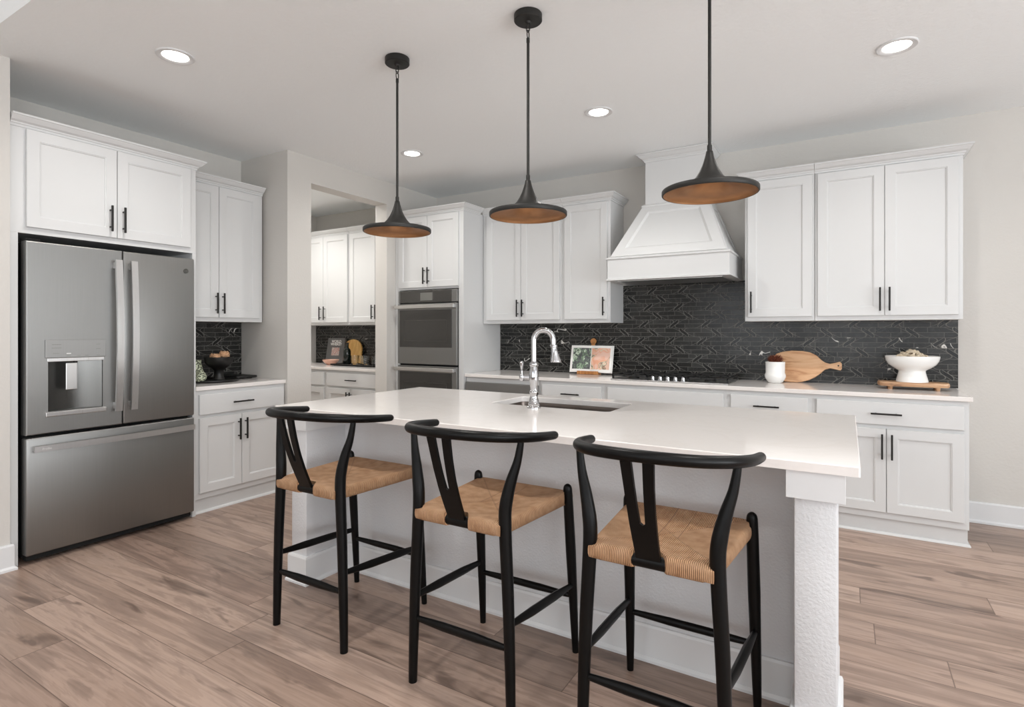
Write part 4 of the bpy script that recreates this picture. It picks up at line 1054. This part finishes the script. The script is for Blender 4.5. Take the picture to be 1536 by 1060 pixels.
def curl_pile(name, label, cat, loc, mat, n, rad, size, h, seed, kind='stuff'):
    rnd = random.Random(seed); g = G()
    for i in range(n):
        a = rnd.uniform(0, 2*PI); r = rad*math.sqrt(rnd.random()); x, y = r*math.cos(a), r*math.sin(a); z = h*(1-(r/rad)**2)*rnd.uniform(0.5, 1.0)
        pts = []; s_ = size*rnd.uniform(0.6, 1.1); a0 = rnd.uniform(0, 6.28); ti = rnd.uniform(-0.7, 0.7)
        for k in range(9):
            b_ = a0+k*0.62; rr_ = s_*(1-k*0.06); pts.append((x+rr_*math.cos(b_), y+rr_*math.sin(b_)*math.cos(ti), z+rr_*math.sin(b_)*math.sin(ti)+k*size*0.07))
        g.tube(pts, [size*0.16]+[size*0.34]*7+[size*0.12], 7, flat=1.4)
    o = g.done(name, mat, None, True, 60); o.location = loc; tag(o, label, cat); o['kind'] = kind; return o
curl_pile('dried_petals', 'beige dried petals heaped in the white footed bowl', 'dried flowers', (0.378, 4.67, ZK+0.0508+0.158), M['beige'], 46, 0.085, 0.022, 0.045, 3)

# ================================================================== LEFT COUNTER
t = thing('black_tray', 'round black tray on the left counter beside the refrigerator', 'tray', (-4.30, 2.56, ZK), 0.0)
G().lathe([(0.0, 0.0), (0.17, 0.0), (0.19, 0.004), (0.20, 0.012), (0.20, 0.018), (0.19, 0.018), (0.18, 0.010), (0.0, 0.008)], seg=48, cap=False).done('dish', M['blackcer'], t, True, 40)
t = thing('black_board', 'dark flat board tucked under the black tray near the partition wall', 'board', (-4.415, 2.86, ZK), 0.0)
G().box(-0.12, 0.12, -0.09, 0.095, 0.006, 0.026, 0.006).done('plank', M['blackcer'], t, True)
G().box(-0.1, -0.07, -0.06, -0.03, 0.0, 0.0065).box(0.07, 0.1, 0.03, 0.06, 0.0, 0.0065).done('foot', M['blackcer'], t)
t = thing('black_footed_bowl', 'black footed bowl on the round black tray', 'bowl', (-4.30, 2.62, ZK+0.0125))
G().lathe([(0.0, 0.006), (0.03, 0.006), (0.042, 0.0), (0.044, 0.0), (0.040, 0.012), (0.034, 0.03), (0.034, 0.070), (0.045, 0.084), (0.075, 0.105), (0.098, 0.130), (0.106, 0.160), (0.108, 0.178), (0.104, 0.179), (0.095, 0.14), (0.06, 0.105), (0.0, 0.095)], seg=48, cap=False).done('vessel', M['blackcer'], t, True, 40)
for k, (x, y, s_) in enumerate(((0.015, 0.036, 0.038), (-0.025, -0.022, 0.032), (0.04, -0.045, 0.027), (-0.052, 0.030, 0.027))):
    g = G(); pts = []
    g.lathe([(0.0, -0.8*s_), (0.6*s_, -0.62*s_), (0.95*s_, -0.1*s_), (0.85*s_, 0.45*s_), (0.4*s_, 0.8*s_), (0.0, 0.85*s_)], seg=18, cap=False)
    for i in range(26):
        a = i*2.4; f = i/26; z = s_*(-0.3+1.1*f); r = s_*math.sqrt(max(0.05, 1-(z/s_)**2))
        g.tube([(r*math.cos(a+q*0.3), r*math.sin(a+q*0.3), z+0.08*s_*math.sin(q*1.2)) for q in range(4)], 0.0035, 6)
    o = g.done('dried_ball', M['woodcurl'], None, True, 60); o.location = (-4.30+x, 2.62+y, ZK+0.0125+0.172+(0.020 if k == 0 else 0.006))
    tag(o, ['largest tan woven ball on top of the black footed bowl', 'tan woven ball in the black footed bowl, beside the largest one', 'small tan woven ball at the near rim of the black footed bowl', 'small tan woven ball at the left rim of the black footed bowl'][k], 'decorative ball')
t = thing('patterned_vase', 'green and cream zigzag patterned vase beside the black footed bowl', 'vase', (-4.345, 2.462, ZK+0.0125))
G().lathe([(0.0, 0.0), (0.055, 0.0), (0.062, 0.01), (0.060, 0.05), (0.046, 0.10), (0.036, 0.14), (0.040, 0.158), (0.036, 0.158), (0.03, 0.14), (0.0, 0.1)], seg=40, cap=False).done('vessel', M['zigzag'], t, True, 40)
t = thing('small_white_vase', 'small round pale vase on the tray, half hidden by the refrigerator', 'vase', (-4.205, 2.415, ZK+0.0125))
G().lathe([(0.0, 0.0), (0.025, 0.0), (0.042, 0.02), (0.046, 0.04), (0.036, 0.066), (0.018, 0.078), (0.018, 0.088), (0.014, 0.088), (0.0, 0.06)], seg=32, cap=False).done('vessel', M['zigzag'], t, True, 40)

# ================================================================== PANTRY COUNTER
t = thing('serving_tray', 'long dark tray on the pantry counter carrying bottle and glasses', 'tray', (-4.83, 4.62, ZK))
G().box(-0.33, 0.36, -0.13, 0.13, 0.004, 0.014, 0.003).box(-0.33, 0.36, -0.13, -0.12, 0.004, 0.022, 0.003).box(-0.33, 0.36, 0.12, 0.13, 0.004, 0.022, 0.003).box(-0.33, -0.32, -0.13, 0.13, 0.004, 0.022).box(0.35, 0.36, -0.13, 0.13, 0.004, 0.022).done('tray_body', M['blackcer'], t)
G().box(-0.3, -0.27, -0.1, 0.1, 0, 0.0045).box(0.27, 0.3, -0.1, 0.1, 0, 0.0045).done('foot', M['blackcer'], t)
TW = 0.17
t = thing('whiskey_book', 'grey book titled world whiskey standing on the pantry counter', 'book', (-5.45, 4.79, ZK+0.001), 0.0)
rot = Matrix.Rotation(-TW, 4, 'X')
def lw(o): o.data.transform(rot); return o
bko = lw(G().box(-0.15, 0.15, 0.0, 0.028, 0.0, 0.315, 0.002).done('cover', M['bookgrey'], t))
lw(G().box(-0.146, 0.148, 0.003, 0.025, 0.3151, 0.3158).done('page_block', M['paper'], t))
lw(G().box(-0.06, 0.075, -0.0008, -0.0002, 0.10, 0.20).done('cover_picture', M['picC'], t))
for s_, z in (('WORLD', 0.275), ('WHISKEY', 0.240)):
    o = text('cover_title', s_, 0.046, M['whitetext'], t, (0, 0, 0), (0, 0, 0), 0.0005, 0.0012)
    o.data.transform(rot @ Matrix.Translation((0.005, -0.0012, z)) @ Matrix.Rotation(PI/2, 4, 'X'))
t = thing('pink_bowl', 'shallow pink bowl in front of the grey whiskey book', 'bowl', (-5.14, 4.525, ZK))
G().lathe([(0.0, 0.0), (0.045, 0.0), (0.05, 0.006), (0.085, 0.035), (0.098, 0.058), (0.094, 0.06), (0.075, 0.03), (0.0, 0.012)], seg=40, cap=False).done('vessel', M['pinkcer'], t, True, 40)
bpy.data.objects['pink_bowl'].location = (-5.30, 4.62, ZK)
t = thing('oval_board', 'rounded yellow wooden board leaning behind the dark bottle', 'cutting board', (-5.20, 4.822, ZK+0.001), 0.0)
pts = [(-0.15, 0.0), (0.17, 0.0)] + [(0.01+0.16*math.cos(a), 0.17+0.135*math.sin(a)) for a in [PI*k/16 for k in range(17)]]
g = G().prism(pts, 0.0, 0.018); lw(g.done('board', M['ovalwood'], t))
t = thing('dark_bottle', 'dark green glass bottle on the pantry tray', 'bottle', (-5.005, 4.60, ZK+0.0145))
G().lathe([(0.0, 0.0), (0.040, 0.0), (0.044, 0.006), (0.044, 0.15), (0.040, 0.170), (0.022, 0.190), (0.019, 0.20), (0.019, 0.225), (0.0, 0.225)], seg=32, cap=False).done('vessel', M['bottle'], t, True, 40)
G().lathe([(0.0, 0.226), (0.021, 0.226), (0.021, 0.252), (0.0, 0.252)], seg=24, cap=False).done('stopper', M['black'], t, True, 40)
gl = None
for x, y, lab in ((-4.90, 4.62, 'clear glass tumbler standing next to the dark bottle'), (-4.80, 4.66, 'clear glass tumbler behind, in the middle of the glass row'), (-4.71, 4.60, 'clear glass tumbler toward the right of the glass row'), (-4.61, 4.66, 'clear glass tumbler at the edge of the wall opening')):
    if gl is None:
        gl = thing('glass_tumbler', lab, 'drinking glass', (x, y, ZK+0.0145), 0, 'glass tumblers on the pantry tray'); o = gl
        G().lathe([(0.0, 0.0), (0.038, 0.0), (0.041, 0.004), (0.044, 0.105), (0.0415, 0.105), (0.0385, 0.014), (0.0, 0.012)], seg=32, cap=False).done('vessel', M['glass'], gl, True, 40)
    else:
        o = copy_tree(gl); o.location = (x, y, ZK+0.0145); o['label'] = lab
    gp = 0
bpy.context.view_layer.update()
